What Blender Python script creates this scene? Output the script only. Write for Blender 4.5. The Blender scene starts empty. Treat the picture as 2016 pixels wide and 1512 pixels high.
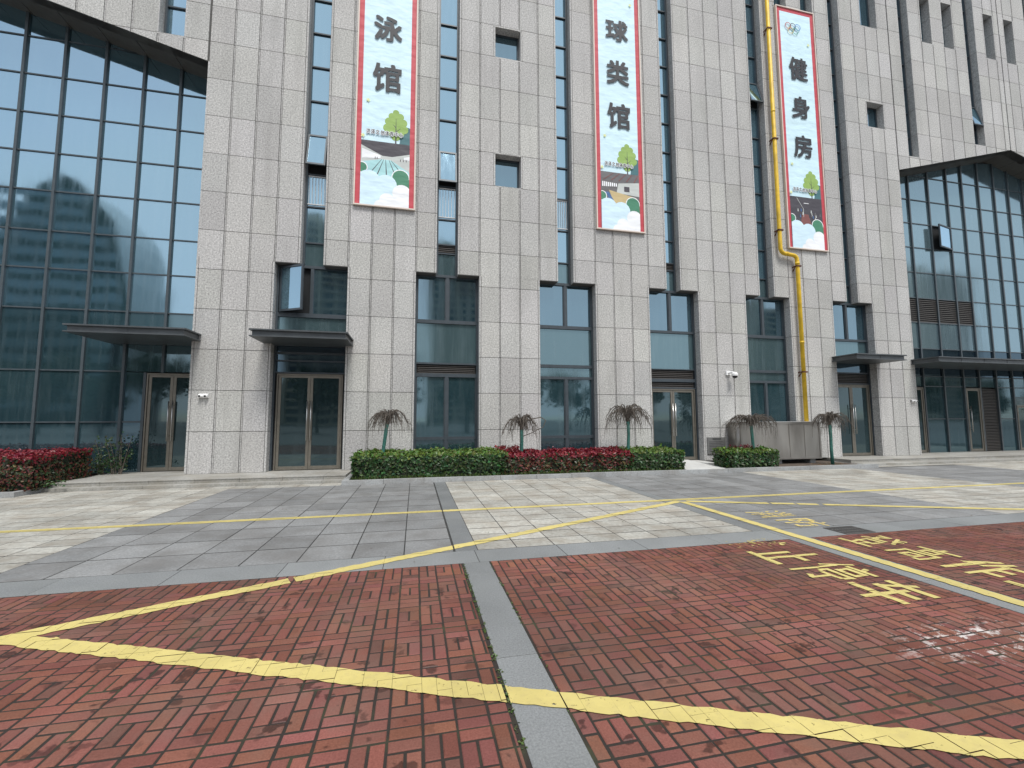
import bpy, math, random
import numpy as np
from mathutils import Vector, Matrix
random.seed(7)
rnd = random.random
def U(a, b): return a + (b - a) * random.random()
S = 1.28                      # drawing units -> metres
sc = bpy.context.scene
COL = sc.collection

# ------------------------------------------------------------------ camera
YAW, PIT, ROL, CD, CH = 0.219679, 0.0830152, -0.0026456, 11.8026, 1.4103
cy, sy, cp, sp, cr, sr = math.cos(YAW), math.sin(YAW), math.cos(PIT), math.sin(PIT), math.cos(ROL), math.sin(ROL)
fwd = Vector((sy*cp, cy*cp, sp)); rt = Vector((cy, -sy, 0)); up = rt.cross(fwd)
ra = rt*cr + up*sr; ua = up*cr - rt*sr
cam = bpy.data.cameras.new('camera'); camo = bpy.data.objects.new('camera', cam); COL.objects.link(camo)
cam.sensor_width = 36; cam.lens = 36*852.357/2016; cam.clip_end = 3000; cam.clip_start = 0.05
M = Matrix((ra, ua, -fwd)).transposed().to_4x4(); M.translation = Vector((0, -CD, CH))*S
camo.matrix_world = M
sc.camera = camo

# ------------------------------------------------------------------ sky, sun, exposure
SUN_EL, SUN_AZ = math.radians(61), math.radians(170)     # azimuth clockwise from +y
w = bpy.data.worlds.new('World'); sc.world = w; w.use_nodes = True
nt = w.node_tree; nt.nodes.clear()
sky = nt.nodes.new('ShaderNodeTexSky'); sky.sky_type = 'NISHITA'; sky.sun_disc = False
sky.sun_elevation = SUN_EL; sky.sun_rotation = SUN_AZ
sky.air_density = 1.0; sky.dust_density = 1.0; sky.ozone_density = 1.0
hs = nt.nodes.new('ShaderNodeHueSaturation'); hs.inputs['Saturation'].default_value = 0.34
bg = nt.nodes.new('ShaderNodeBackground'); bg.inputs['Strength'].default_value = 0.15
wo = nt.nodes.new('ShaderNodeOutputWorld')
nt.links.new(sky.outputs[0], hs.inputs['Color']); mn = nt.nodes.new('ShaderNodeVectorMath'); mn.operation = 'MINIMUM'; mn.inputs[1].default_value = (4.6, 4.9, 5.3)   # thin cloud veil: no bright ring round the sun
nt.links.new(hs.outputs[0], mn.inputs[0]); nt.links.new(mn.outputs[0], bg.inputs[0]); nt.links.new(bg.outputs[0], wo.inputs[0])
sl = bpy.data.lights.new('sun', 'SUN'); sl.energy = 2.3; sl.angle = math.radians(18); sl.color = (1, .975, .935)
so = bpy.data.objects.new('sun', sl); COL.objects.link(so)
sd = Vector((math.sin(SUN_AZ)*math.cos(SUN_EL), math.cos(SUN_AZ)*math.cos(SUN_EL), math.sin(SUN_EL)))
so.rotation_euler = (-sd).to_track_quat('-Z', 'Y').to_euler(); so.location = sd*60
sc.view_settings.view_transform = 'Standard'; sc.view_settings.look = 'None'
sc.view_settings.exposure = 0.6; sc.view_settings.gamma = 1
sc.cycles.max_bounces = 6; sc.cycles.glossy_bounces = 3; sc.cycles.transparent_max_bounces = 8

# ------------------------------------------------------------------ materials
class NT:
    def __init__(s, name):
        s.m = bpy.data.materials.new(name); s.m.use_nodes = True; s.t = s.m.node_tree
        s.b = s.t.nodes['Principled BSDF']; s.o = s.t.nodes['Material Output']
        s.co = None
    def n(s, t, **k):
        x = s.t.nodes.new(t)
        for a, v in k.items(): setattr(x, a, v)
        return x
    def l(s, a, b): s.t.links.new(a, b)
    def obj(s):
        if not s.co: s.co = s.n('ShaderNodeNewGeometry')
        return s.co.outputs['Position']
    def scaled(s, v):
        x = s.n('ShaderNodeMapping'); x.inputs['Scale'].default_value = v; s.l(s.obj(), x.inputs[0]); return x.outputs[0]
    def noise(s, scale, detail=3, rough=.55, vec=None, out='Fac'):
        x = s.n('ShaderNodeTexNoise'); x.inputs['Scale'].default_value = scale; x.inputs['Detail'].default_value = detail
        x.inputs['Roughness'].default_value = rough; s.l(vec or s.obj(), x.inputs['Vector']); return x.outputs[out]
    def ramp(s, fac, stops, interp='LINEAR'):
        x = s.n('ShaderNodeValToRGB'); x.color_ramp.interpolation = interp; e = x.color_ramp.elements
        while len(e) < len(stops): e.new(.5)
        for i, (p, c) in enumerate(stops):
            e[i].position = p; e[i].color = (c, c, c, 1) if not isinstance(c, tuple) else (*c, 1)
        s.l(fac, x.inputs[0]); return x.outputs[0]
    def mix(s, a, b, fac, mode='MIX'):
        x = s.n('ShaderNodeMix'); x.data_type = 'RGBA'; x.blend_type = mode
        for v, i in ((fac, 0), (a, 6), (b, 7)):
            if isinstance(v, (int, float)): x.inputs[i].default_value = v if i == 0 else (v, v, v, 1)
            elif isinstance(v, tuple): x.inputs[i].default_value = (*v, 1)
            else: s.l(v, x.inputs[i])
        return x.outputs[2]
    def tint(s):
        x = s.n('ShaderNodeAttribute'); x.attribute_name = 'tint'; return x.outputs['Color']
    def bump(s, h, strength=.3, dist=.01):
        x = s.n('ShaderNodeBump'); x.inputs['Strength'].default_value = strength; x.inputs['Distance'].default_value = dist
        s.l(h, x.inputs['Height']); s.l(x.outputs[0], s.b.inputs['Normal']); return x.outputs[0]
    def base(s, c):
        if isinstance(c, tuple): s.b.inputs['Base Color'].default_value = (*c, 1)
        else: s.l(c, s.b.inputs['Base Color'])
    def set(s, **k):
        for a, v in k.items():
            i = s.b.inputs[a.replace('_', ' ')]
            if isinstance(v, (int, float)): i.default_value = v
            else: s.l(v, i)
        return s
MAT = {}
def simple(name, col, rough=.6, metal=0., var=.12, vscale=6., bumpS=0., spec=.5):
    t = NT(name); nz = t.noise(vscale, 5)
    t.base(t.mix(tuple(c*(1-var) for c in col), tuple(min(1, c*(1+var)) for c in col), t.ramp(nz, [(.3, 0), (.7, 1)])))
    t.set(Roughness=rough, Metallic=metal, Specular_IOR_Level=spec)
    if bumpS: t.bump(t.noise(vscale*6, 4), bumpS)
    MAT[name] = t.m; return t.m
def granite(name, dark, light, sp=38., dirt=.25, tintf=1.):
    t = NT(name)
    n1 = t.noise(sp, 3, .8); n2 = t.noise(sp*1.9, 2, .6)
    c = t.mix(dark, light, t.ramp(n1, [(.33, 0), (.63, 1)]))
    c = t.mix(c, (.13, .128, .125), t.ramp(n2, [(.30, .6), (.43, 0)]))
    st = t.noise(1.1, 5, .6, t.scaled((1.6, 1.6, .16)))
    c = t.mix(c, (.30, .295, .28), t.ramp(st, [(.52, 0), (.8, dirt)]))
    big = t.noise(.5, 4); c = t.mix(c, 0.72, t.ramp(big, [(.35, .35), (.65, 0)]), 'MULTIPLY')
    c = t.mix(c, t.tint(), tintf, 'MULTIPLY')
    t.base(c); t.set(Roughness=.72, Specular_IOR_Level=.35); t.bump(n1, .25, .004)
    MAT[name] = t.m; return t.m
granite('granite', (.255, .251, .244), (.61, .600, .580), 21., .65)
simple('groove_stone', (.10, .098, .094), .9)
simple('frame_metal', (.052, .065, .076), .42, .15)
simple('mullion_metal', (.062, .078, .088), .42, .15)
simple('canopy_metal', (.085, .094, .10), .45, .4, .18, 3)
simple('louvre_metal', (.082, .075, .069), .5, .3)
simple('bronze_metal', (.205, .188, .158), .45, .6)
simple('steel', (.50, .49, .47), .28, .95, .08)
simple('soffit_metal', (.105, .098, .085), .6, .2)
simple('dark_void', (.012, .014, .016), .9)
simple('white_plastic', (.78, .78, .77), .4)
simple('black_plastic', (.015, .015, .017), .15)
simple('white_metal', (.62, .64, .65), .45)
simple('lid_metal', (.55, .54, .52), .4, .6)
def glass(name, body, refl, fac, dirt=.3, rough=.035, wav=.02):
    t = NT(name); t.t.nodes.remove(t.b)
    d = t.n('ShaderNodeBsdfDiffuse'); g = t.n('ShaderNodeBsdfGlossy'); mx = t.n('ShaderNodeMixShader')
    streak = t.noise(2.2, 5, .65, t.scaled((3.0, 3.0, .22))); blot = t.noise(1.3, 4)
    dust = t.mix(0., dirt, t.mix(t.ramp(streak, [(.45, 0), (.78, 1)]), t.ramp(blot, [(.35, 0), (.7, 1)]), .5, 'MULTIPLY'))
    dc = t.mix(body, (.16, .20, .208), dust); dc = t.mix(dc, t.tint(), 1., 'MULTIPLY')
    t.l(dc, d.inputs['Color'])
    g.inputs['Color'].default_value = (*refl, 1)
    rr = t.ramp(streak, [(.4, rough), (.8, rough+.07)]); t.l(rr, g.inputs['Roughness'])
    wv = t.noise(.8, 1, .4, t.scaled((1, 1, .7)))
    bp = t.n('ShaderNodeBump'); bp.inputs['Strength'].default_value = wav; bp.inputs['Distance'].default_value = .25
    t.l(wv, bp.inputs['Height']); t.l(bp.outputs[0], g.inputs['Normal'])
    fr = t.n('ShaderNodeLayerWeight'); fr.inputs['Blend'].default_value = .35
    mp = t.n('ShaderNodeMapRange'); mp.inputs['To Min'].default_value = fac; mp.inputs['To Max'].default_value = min(1, fac+.18)
    t.l(fr.outputs['Fresnel'], mp.inputs['Value']); t.l(mp.outputs[0], mx.inputs[0])
    t.l(d.outputs[0], mx.inputs[1]); t.l(g.outputs[0], mx.inputs[2]); t.l(mx.outputs[0], t.o.inputs['Surface'])
    MAT[name] = t.m; return t.m
glass('glass_coated', (.036, .080, .096), (.54, .77, .93), .49, .4)
glass('glass_clear', (.014, .034, .044), (.52, .74, .88), .33, .25)
glass('glass_spandrel', (.048, .080, .088), (.50, .72, .80), .24, .38, .07)
glass('glass_hazy', (.080, .120, .138), (.54, .75, .86), .33, .5, .06)
glass('glass_low', (.022, .048, .058), (.52, .72, .80), .20, .3)
glass('glass_door', (.016, .030, .034), (.55, .72, .76), .13, .12, .02)
glass('glass_dark', (.006, .012, .018), (.45, .65, .8), .16, .1)

# ground materials
def slab(name, a, b, stain, sfac, sp=30.):
    t = NT(name); n1 = t.noise(sp, 5, .7)
    c = t.mix(a, b, t.ramp(n1, [(.34, 0), (.66, 1)]))
    c = t.mix(c, stain, t.ramp(t.noise(1.7, 6, .62), [(.42, 0), (.66, sfac)]))
    c = t.mix(c, .62, t.ramp(t.noise(.55, 5, .6), [(.33, .5), (.62, 0)]), 'MULTIPLY')
    c = t.mix(c, t.tint(), 1., 'MULTIPLY'); t.base(c)
    t.set(Roughness=t.ramp(t.noise(2.2, 4), [(.35, .55), (.65, .85)]), Specular_IOR_Level=.35); t.bump(n1, .25, .003)
    MAT[name] = t.m
slab('grey_slab', (.165, .167, .167), (.275, .277, .274), (.15, .145, .138), .7)
slab('cream_slab', (.29, .28, .248), (.485, .475, .43), (.26, .225, .18), .72, 16.)
slab('strip_slab', (.15, .157, .158), (.26, .268, .268), (.2, .21, .2), .3, 70.)
slab('kerb_stone', (.27, .28, .28), (.40, .41, .41), (.22, .2, .18), .5)
slab('step_stone', (.27, .265, .245), (.42, .41, .38), (.26, .24, .2), .7, 20.)
slab('pale_concrete', (.50, .50, .49), (.62, .62, .60), (.5, .48, .44), .4, 12.)
def brick_mat():
    t = NT('red_brick'); n1 = t.noise(90, 4, .7)
    c = t.mix((.158, .058, .042), (.255, .101, .075), t.ramp(n1, [(.3, 0), (.7, 1)]))
    c = t.mix(c, t.tint(), 1., 'MULTIPLY')
    c = t.mix(c, (.165, .118, .095), t.ramp(t.noise(1.0, 6, .65), [(.46, 0), (.70, .55)]))       # dust film
    c = t.mix(c, .60, t.ramp(t.noise(.45, 4, .6), [(.40, .75), (.62, 0)]), 'MULTIPLY')
    damp = t.mix(t.ramp(t.noise(5.5, 3, .5), [(.60, 0), (.63, 1)]), t.ramp(t.noise(.9, 3), [(.42, 0), (.58, 1)]), 1., 'MULTIPLY')
    c = t.mix(c, .40, damp, 'MULTIPLY')
    oil = t.mix(t.ramp(t.noise(3.1, 5, .7), [(.66, 0), (.76, 1)]), t.ramp(t.noise(.7, 2), [(.45, 0), (.6, 1)]), 1., 'MULTIPLY')
    c = t.mix(c, (.03, .028, .022), oil)
    # lime bloom round one spot at the right
    def spot(x, y, r):
        mp = t.n('ShaderNodeMapping'); mp.inputs['Location'].default_value = (-x*S/r/S, -y*S/r/S/.35, 0); mp.inputs['Scale'].default_value = (1/r/S, 1/r/S/.35, 0)
        t.l(t.obj(), mp.inputs[0]); L = t.n('ShaderNodeVectorMath', operation='LENGTH'); t.l(mp.outputs[0], L.inputs[0]); return L.outputs['Value']
    sp = t.ramp(spot(3.6, -9.62, .85), [(.35, 1), (1., 0)])
    lime = t.mix(t.ramp(t.noise(7, 6, .75), [(.53, 0), (.60, 1)]), sp, 1., 'MULTIPLY')
    c = t.mix(c, (.62, .59, .56), t.mix(0., lime, .8))
    t.base(c)
    t.set(Roughness=t.mix(t.ramp(n1, [(.3, .7), (.7, .9)]), .35, damp), Specular_IOR_Level=.22); t.bump(n1, .35, .003)
    MAT['red_brick'] = t.m
brick_mat()
def joint_mat():
    t = NT('joint_soil'); c = t.mix((.022, .017, .013), (.036, .038, .017), t.ramp(t.noise(3, 5), [(.5, 0), (.68, 1)]))
    t.base(c); t.set(Roughness=.95); t.bump(t.noise(60, 4), .6, .01); MAT['joint_soil'] = t.m
joint_mat()
simple('slab_joint', (.03, .03, .028), .95, 0, .4, 5)
simple('asphalt', (.16, .16, .16), .9, 0, .2, 3, .3)
simple('soil', (.075, .055, .04), .95, 0, .4, 8, .6)
def paint_mat(name, wear, c0=(.51, .42, .135), c1=(.60, .50, .185)):
    t = NT(name); c = t.mix(c0, c1, t.noise(2.5, 5)); c = t.mix(c, (.42, .34, .15), t.ramp(t.noise(14, 6, .7), [(.50, 0), (.72, .5)])); c = t.mix(c, .74, t.ramp(t.noise(1.1, 5, .65), [(.42, 0), (.7, .8)]), 'MULTIPLY')
    t.base(c); t.set(Roughness=.7)
    h = t.mix(t.ramp(t.noise(26, 6, .75), [(wear, 1), (wear+.05, 0)]), t.ramp(t.noise(2.3, 3), [(.35, 1), (.6, .25)]), 1., 'MULTIPLY')
    th = t.ramp(h, [(.3, 1), (.5, 0)]); t.l(th, t.b.inputs['Alpha']); t.bump(t.noise(30, 5), .4, .006)
    MAT[name] = t.m
paint_mat('yellow_paint', .345); paint_mat('worn_paint', .56); paint_mat('faded_paint', .45, (.62, .47, .14), (.72, .57, .2))
def leaf_mat():
    t = NT('leaf'); t.base(t.tint()); t.set(Roughness=.42, Specular_IOR_Level=.5)
    tr = t.n('ShaderNodeBsdfTranslucent'); t.l(t.tint(), tr.inputs[0]); mx = t.n('ShaderNodeMixShader'); mx.inputs[0].default_value = .22
    t.l(t.b.outputs[0], mx.inputs[1]); t.l(tr.outputs[0], mx.inputs[2]); t.l(mx.outputs[0], t.o.inputs['Surface']); MAT['leaf'] = t.m
leaf_mat()
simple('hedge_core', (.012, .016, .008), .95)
simple('twig', (.085, .071, .058), .85, 0, .4, 20)
simple('green_trunk', (.03, .13, .105), .7, 0, .3, 14, .3)
simple('yellow_gas_paint', (.68, .44, .02), .5, 0, .22, 3.5)
simple('rust', (.09, .03, .018), .9, 0, .4, 20)
def steelbox():
    t = NT('stainless'); st = t.noise(1.1, 3, .5, t.scaled((1.6, 1.6, .45)))
    t.base(t.mix((.25, .235, .215), (.42, .40, .37), t.ramp(st, [(.28, 0), (.62, 1)]))); t.set(Metallic=.85, Roughness=.42); t.bump(t.noise(1.2, 2), .05, .05); MAT['stainless'] = t.m
steelbox()
simple('plaque_face', (.19, .19, .185), .5, .3); simple('ink', (.02, .02, .025), .6)
for nm, c in dict(print_sky=(.60, .80, .88), print_sky2=(.66, .85, .90), print_red=(.50, .055, .075), print_green=(.27, .42, .10), print_bush=(.055, .22, .13), print_teal=(.05, .15, .17),
                  print_cloud=(.62, .80, .90), print_white=(.84, .86, .88), print_dark=(.055, .05, .062), print_pool=(.38, .66, .68), print_wall=(.52, .55, .53), print_wood=(.55, .43, .22),
                  print_mid=(.13, .125, .13), print_brown=(.20, .07, .065), print_yellow=(.72, .74, .35), print_blue=(.06, .14, .32), ring_blue=(.09, .25, .50), ring_black=(.04, .04, .05),
                  ring_red=(.45, .08, .08), ring_yellow=(.62, .50, .22), ring_green=(.10, .33, .25), frame_cream=(.66, .57, .50), cast_iron=(.085, .08, .075),
                  tower_glass=(.16, .22, .26), tower_wall=(.36, .40, .42), flat_wall=(.46, .42, .33), flat_glass=(.06, .08, .10), bark=(.06, .05, .04)).items():
    simple(nm, c, .62, 0, .05, 1.5)
    if nm.startswith('print_'):           # slack printed cloth
        t_ = MAT[nm].node_tree; nz = t_.nodes.new('ShaderNodeTexNoise'); nz.inputs['Scale'].default_value = 1.6; mp = t_.nodes.new('ShaderNodeMapping'); mp.inputs['Scale'].default_value = (1, 1, 2.2); mp.inputs['Rotation'].default_value = (0, .6, 0)
        ge = t_.nodes.new('ShaderNodeNewGeometry'); bu = t_.nodes.new('ShaderNodeBump'); bu.inputs['Strength'].default_value = .22; bu.inputs['Distance'].default_value = .12
        t_.links.new(ge.outputs['Position'], mp.inputs[0]); t_.links.new(mp.outputs[0], nz.inputs['Vector']); t_.links.new(nz.outputs['Fac'], bu.inputs['Height']); t_.links.new(bu.outputs[0], t_.nodes['Principled BSDF'].inputs['Normal'])

# ------------------------------------------------------------------ mesh builder
def clip(poly, a, b, c):      # keep a*x+b*y+c >= 0
    out = []
    for i in range(len(poly)):
        p, q = poly[i], poly[(i+1) % len(poly)]
        dp, dq = a*p[0]+b*p[1]+c, a*q[0]+b*q[1]+c
        if dp >= 0: out.append(p)
        if (dp > 0 and dq < 0) or (dp < 0 and dq > 0):
            t = dp/(dp-dq); out.append((p[0]+t*(q[0]-p[0]), p[1]+t*(q[1]-p[1])))
    return out
def isect(A, B):              # convex, B counter-clockwise
    for i in range(len(B)):
        p, q = B[i], B[(i+1) % len(B)]
        A = clip(A, -(q[1]-p[1]), q[0]-p[0], (q[1]-p[1])*p[0]-(q[0]-p[0])*p[1])
        if len(A) < 3: return []
    return A
def ccw(P):
    a = sum(P[i][0]*P[(i+1) % len(P)][1]-P[(i+1) % len(P)][0]*P[i][1] for i in range(len(P)))
    return P if a > 0 else P[::-1]
class MB:
    def __init__(s, *mats): s.v, s.f, s.m, s.c, s.mats = [], [], [], [], list(mats)
    def mi(s, m):
        if m not in s.mats: s.mats.append(m)
        return s.mats.index(m)
    def add(s, vs, fs, mat=None, col=(1, 1, 1)):
        o = len(s.v); k = s.mi(mat) if mat else 0; s.v += [tuple(p) for p in vs]
        for f in fs: s.f.append(tuple(i+o for i in f)); s.m.append(k); s.c.append(col)
    def box(s, x0, x1, y0, y1, z0, z1, mat=None, col=(1, 1, 1)):
        s.add([(x0, y0, z0), (x1, y0, z0), (x1, y1, z0), (x0, y1, z0), (x0, y0, z1), (x1, y0, z1), (x1, y1, z1), (x0, y1, z1)],
              [(0, 3, 2, 1), (4, 5, 6, 7), (0, 1, 5, 4), (1, 2, 6, 5), (2, 3, 7, 6), (3, 0, 4, 7)], mat, col)
    def prism(s, P, y0, y1, mat=None, col=(1, 1, 1), back=False):   # P in (x,z), front at y0 (towards -y)
        P = ccw(P); n = len(P)
        fs = [tuple(range(n))] + [(i, i+n, (i+1) % n+n, (i+1) % n) for i in range(n)]
        if back: fs.append(tuple(range(2*n-1, n-1, -1)))
        s.add([(x, y0, z) for x, z in P]+[(x, y1, z) for x, z in P], fs, mat, col)
    def flat(s, P, y, mat=None, col=(1, 1, 1)):                    # facing -y
        P = ccw(P); s.add([(x, y, z) for x, z in P], [tuple(range(len(P)))], mat, col)
    def top(s, P, z, mat=None, col=(1, 1, 1)):
        P = ccw(P); s.add([(x, y, z) for x, y in P], [tuple(range(len(P)))], mat, col)
    def tile(s, P, z, h, bev, mat=None, col=(1, 1, 1)):             # bevelled paving unit, P in (x,y) convex
        P = ccw(P); n = len(P); cx = sum(p[0] for p in P)/n; cyy = sum(p[1] for p in P)/n
        Q = []
        for x, y in P:
            dx, dy = x-cx, y-cyy; Q.append((x-math.copysign(min(bev, abs(dx)), dx), y-math.copysign(min(bev, abs(dy)), dy)))
        s.add([(x, y, z) for x, y in Q]+[(x, y, z-bev*.8) for x, y in P]+[(x, y, z-h) for x, y in P],
              [tuple(range(n))]+[(i, i+n, (i+1) % n+n, (i+1) % n)[::-1] for i in range(n)]+[(i+n, i+2*n, (i+1) % n+2*n, (i+1) % n+n)[::-1] for i in range(n)], mat, col)
    def tube(s, pts, rad, n=8, mat=None, col=(1, 1, 1), cap=True):
        pts = [Vector(p) for p in pts]; rings = []
        ref = Vector((.31, .87, .13))
        for i, p in enumerate(pts):
            d = (pts[min(i+1, len(pts)-1)]-pts[max(i-1, 0)]).normalized()
            a = d.cross(ref); a = a.normalized() if a.length > 1e-4 else d.orthogonal().normalized(); b = d.cross(a)
            r = rad[i] if isinstance(rad, (list, tuple)) else rad
            rings.append([p+r*(math.cos(2*math.pi*k/n)*a+math.sin(2*math.pi*k/n)*b) for k in range(n)])
        vs = [v for R in rings for v in R]; fs = []
        for i in range(len(pts)-1):
            for k in range(n): fs.append((i*n+k, i*n+(k+1) % n, (i+1)*n+(k+1) % n, (i+1)*n+k))
        if cap: fs += [tuple(range(n-1, -1, -1)), tuple(range((len(pts)-1)*n, len(pts)*n))]
        s.add(vs, fs, mat, col)
    def build(s, name, parent=None, smooth=False, origin=None):
        me = bpy.data.meshes.new(name)
        off = Vector(origin) if origin else Vector((0, 0, 0))
        V = [((p[0]-off[0])*S, (p[1]-off[1])*S, (p[2]-off[2])*S) for p in s.v]
        me.from_pydata(V, [], s.f)
        for m in s.mats: me.materials.append(MAT[m])
        me.polygons.foreach_set('material_index', s.m)
        if smooth: me.polygons.foreach_set('use_smooth', [True]*len(s.f))
        at = me.color_attributes.new('tint', 'FLOAT_COLOR', 'CORNER')
        cols = []
        for f, c in zip(s.f, s.c): cols += [c[0], c[1], c[2], 1.]*len(f)
        at.data.foreach_set('color', cols); me.update()
        o = bpy.data.objects.new(name, me); COL.objects.link(o); o.location = off*S
        if parent:
            o.parent = parent; wl = Vector((0, 0, 0)); p = parent
            while p: wl += p.location; p = p.parent
            o.location = off*S - wl
        return o
def tag(o, label=None, cat=None, group=None, kind=None):
    for k, v in (('label', label), ('category', cat), ('group', group), ('kind', kind)):
        if v: o[k] = v
    return o
def empty(name, loc, label, cat, group=None):
    o = bpy.data.objects.new(name, None); COL.objects.link(o); o.location = Vector(loc)*S; o.empty_display_size = .2
    return tag(o, label, cat, group)
def struct(o): o['kind'] = 'structure'; return o
def g(v, d=.05): a = 1+U(-d, d); return (v*a, v*a, v*a)

_text = {}
def glyphs(body, bold=.0):
    k = (body, bold)
    if k not in _text:
        cu = bpy.data.curves.new('lettering', 'FONT'); cu.body = body; cu.size = 1; cu.offset = bold; cu.resolution_u = 3
        o = bpy.data.objects.new('lettering', cu); COL.objects.link(o); bpy.context.view_layer.update()
        me = bpy.data.meshes.new_from_object(o.evaluated_get(bpy.context.evaluated_depsgraph_get()))
        V = [tuple(v.co[:2]) for v in me.vertices]; F = [tuple(p.vertices) for p in me.polygons]
        bpy.data.objects.remove(o); bpy.data.curves.remove(cu); bpy.data.meshes.remove(me); _text[k] = (V, F)
    return _text[k]
def write(mb, body, x0, x1, z0, z1, y, mat, bold=0.):
    V, F = glyphs(body, bold)
    if not V: return
    ax, bx = min(v[0] for v in V), max(v[0] for v in V); az, bz = min(v[1] for v in V), max(v[1] for v in V)
    mb.add([(x0+(v[0]-ax)/(bx-ax)*(x1-x0), y, z0+(v[1]-az)/(bz-az)*(z1-z0)) for v in V], F, mat)

# ================================================================== GROUND
TILES = []                     # (polygon, z) of every paving unit that can carry paint
gm = MB('asphalt'); gm.top([(-700, -700), (700, -700), (700, 700), (-700, 700)], -.05); struct(gm.build('ground'))
BAND0, BAND1 = -7.385, -6.985
jm = MB('joint_soil'); jm.top([(-9, -15), (16, -15), (16, BAND0), (-9, BAND0)], -.0036); struct(jm.build('paving_bed'))
jm = MB('slab_joint'); jm.top([(-14, BAND0), (30, BAND0), (30, -.2), (-14, -.2)], -.0022); struct(jm.build('slab_bed'))

def add_tile(mb, x0, x1, y0, y1, joint, bev, col, zj=.0012, h=.03, wob=0.):
    if x1-x0 < joint*1.5 or y1-y0 < joint*1.5: return
    z = U(-zj, zj); j = joint/2
    P = [(x0+j+U(-wob, wob), y0+j+U(-wob, wob)), (x1-j+U(-wob, wob), y0+j+U(-wob, wob)), (x1-j+U(-wob, wob), y1-j+U(-wob, wob)), (x0+j+U(-wob, wob), y1-j+U(-wob, wob))]
    mb.tile(P, z, h, bev, col=col)
    e = .0008; TILES.append(((x0+e, x1-e, y0+e, y1-e), z))
H = .0776
def bricks(mb, rx0, rx1, ry0, ry1):
    ox, oy = .833, -9.543
    unit = [(0, 0, 2, 1), (0, 1, 1, 3), (1, 1, 2, 3), (0, 3, 2, 4), (2, 0, 3, 2), (2, 2, 3, 4), (3, 0, 4, 2), (3, 2, 4, 4), (0, 4, 2, 5), (2, 4, 4, 5), (0, 5, 2, 6), (2, 5, 4, 6)]
    for i in range(math.floor((rx0-ox)/(4*H))-1, math.ceil((rx1-ox)/(4*H))+1):
        for j in range(math.floor((ry0-oy)/(6*H))-1, math.ceil((ry1-oy)/(6*H))+1):
            for a, b, c, d in unit:
                x0, x1 = max(ox+(4*i+a)*H, rx0), min(ox+(4*i+c)*H, rx1); y0, y1 = max(oy+(6*j+b)*H, ry0), min(oy+(6*j+d)*H, ry1)
                r = rnd(); k = U(.80, 1.16)
                col = (k, k*U(.92, 1.08), k*U(.9, 1.12)) if r < .95 else (k*.68, k*.82, k*.86)
                add_tile(mb, x0, x1, y0, y1, .0125, .0045, col, .0022, .03, .0012)
mb = MB('red_brick')
bricks(mb, -8.5, .471, -14.5, BAND0); bricks(mb, .752, 4.325, -14.5, BAND0); bricks(mb, 4.648, 15, -14.5, BAND0)
struct(mb.build('brick_paving'))
mb = MB('strip_slab')
y = -14.78
while y < BAND0: add_tile(mb, .487, .747, y, min(y+1.408, BAND0), .006, .002, g(1, .09)); y += 1.408
y = -14.4
while y < BAND0: add_tile(mb, 4.33, 4.643, y, min(y+1.41, BAND0), .006, .002, g(1, .09)); y += 1.41
x = -13.3
while x < 28: add_tile(mb, x, x+.93, BAND0, BAND1, .006, .002, g(1, .09)); x += .93
x = -6.95
y = BAND1
while y < -1.7: add_tile(mb, .446, .69, y, min(y+.78, -1.63), .006, .002, g(.8, .06)); y += .78
y = BAND1
while y < -1.7: add_tile(mb, 4.2, 4.42, y, min(y+.78, -1.63), .006, .002, g(.9, .06)); y += .78
struct(mb.build('granite_strip'))
mb = MB('grey_slab')
def rect_tiles(mb, X0, X1, Y0, Y1, dx, dy, joint, dv, zj=.0012, stagger=False):
    ny = round((Y1-Y0)/dy); nx = round((X1-X0)/dx); dx = (X1-X0)/nx
    for j in range(ny):
        for i in range(nx):
            add_tile(mb, X0+i*dx, X0+(i+1)*dx, Y0+j*(Y1-Y0)/ny+.006, Y0+(j+1)*(Y1-Y0)/ny-.006, joint, .002, g(1, dv), zj)
rect_tiles(mb, -3.75, .43, BAND1, -1.63, .5, .545, .013, .15)
rect_tiles(mb, 4.42, 8.6, BAND1, -1.63, .5, .545, .013, .15)
rect_tiles(mb, 12.3, 16.3, BAND1, -1.63, .5, .545, .013, .15)
struct(mb.build('grey_slab_paving'))
mb = MB('cream_slab')
for a, b, e in ((.69, 4.2, -1.63), (8.6, 12.3, -1.63), (16.3, 20.3, -1.21), (-7.55, -3.75, -1.21), (-11.5, -7.55, -1.75), (20.3, 27, -1.21), (12.3, 16.3, -1.21)):
    rect_tiles(mb, a, b, BAND1 if a != 12.3 else -1.52, e, .43, .31, .011, .13)
rect_tiles(mb, -3.75, -1.56, -1.63, -1.21, .43, .41, .009, .10)
struct(mb.build('cream_slab_paving'))

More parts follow.
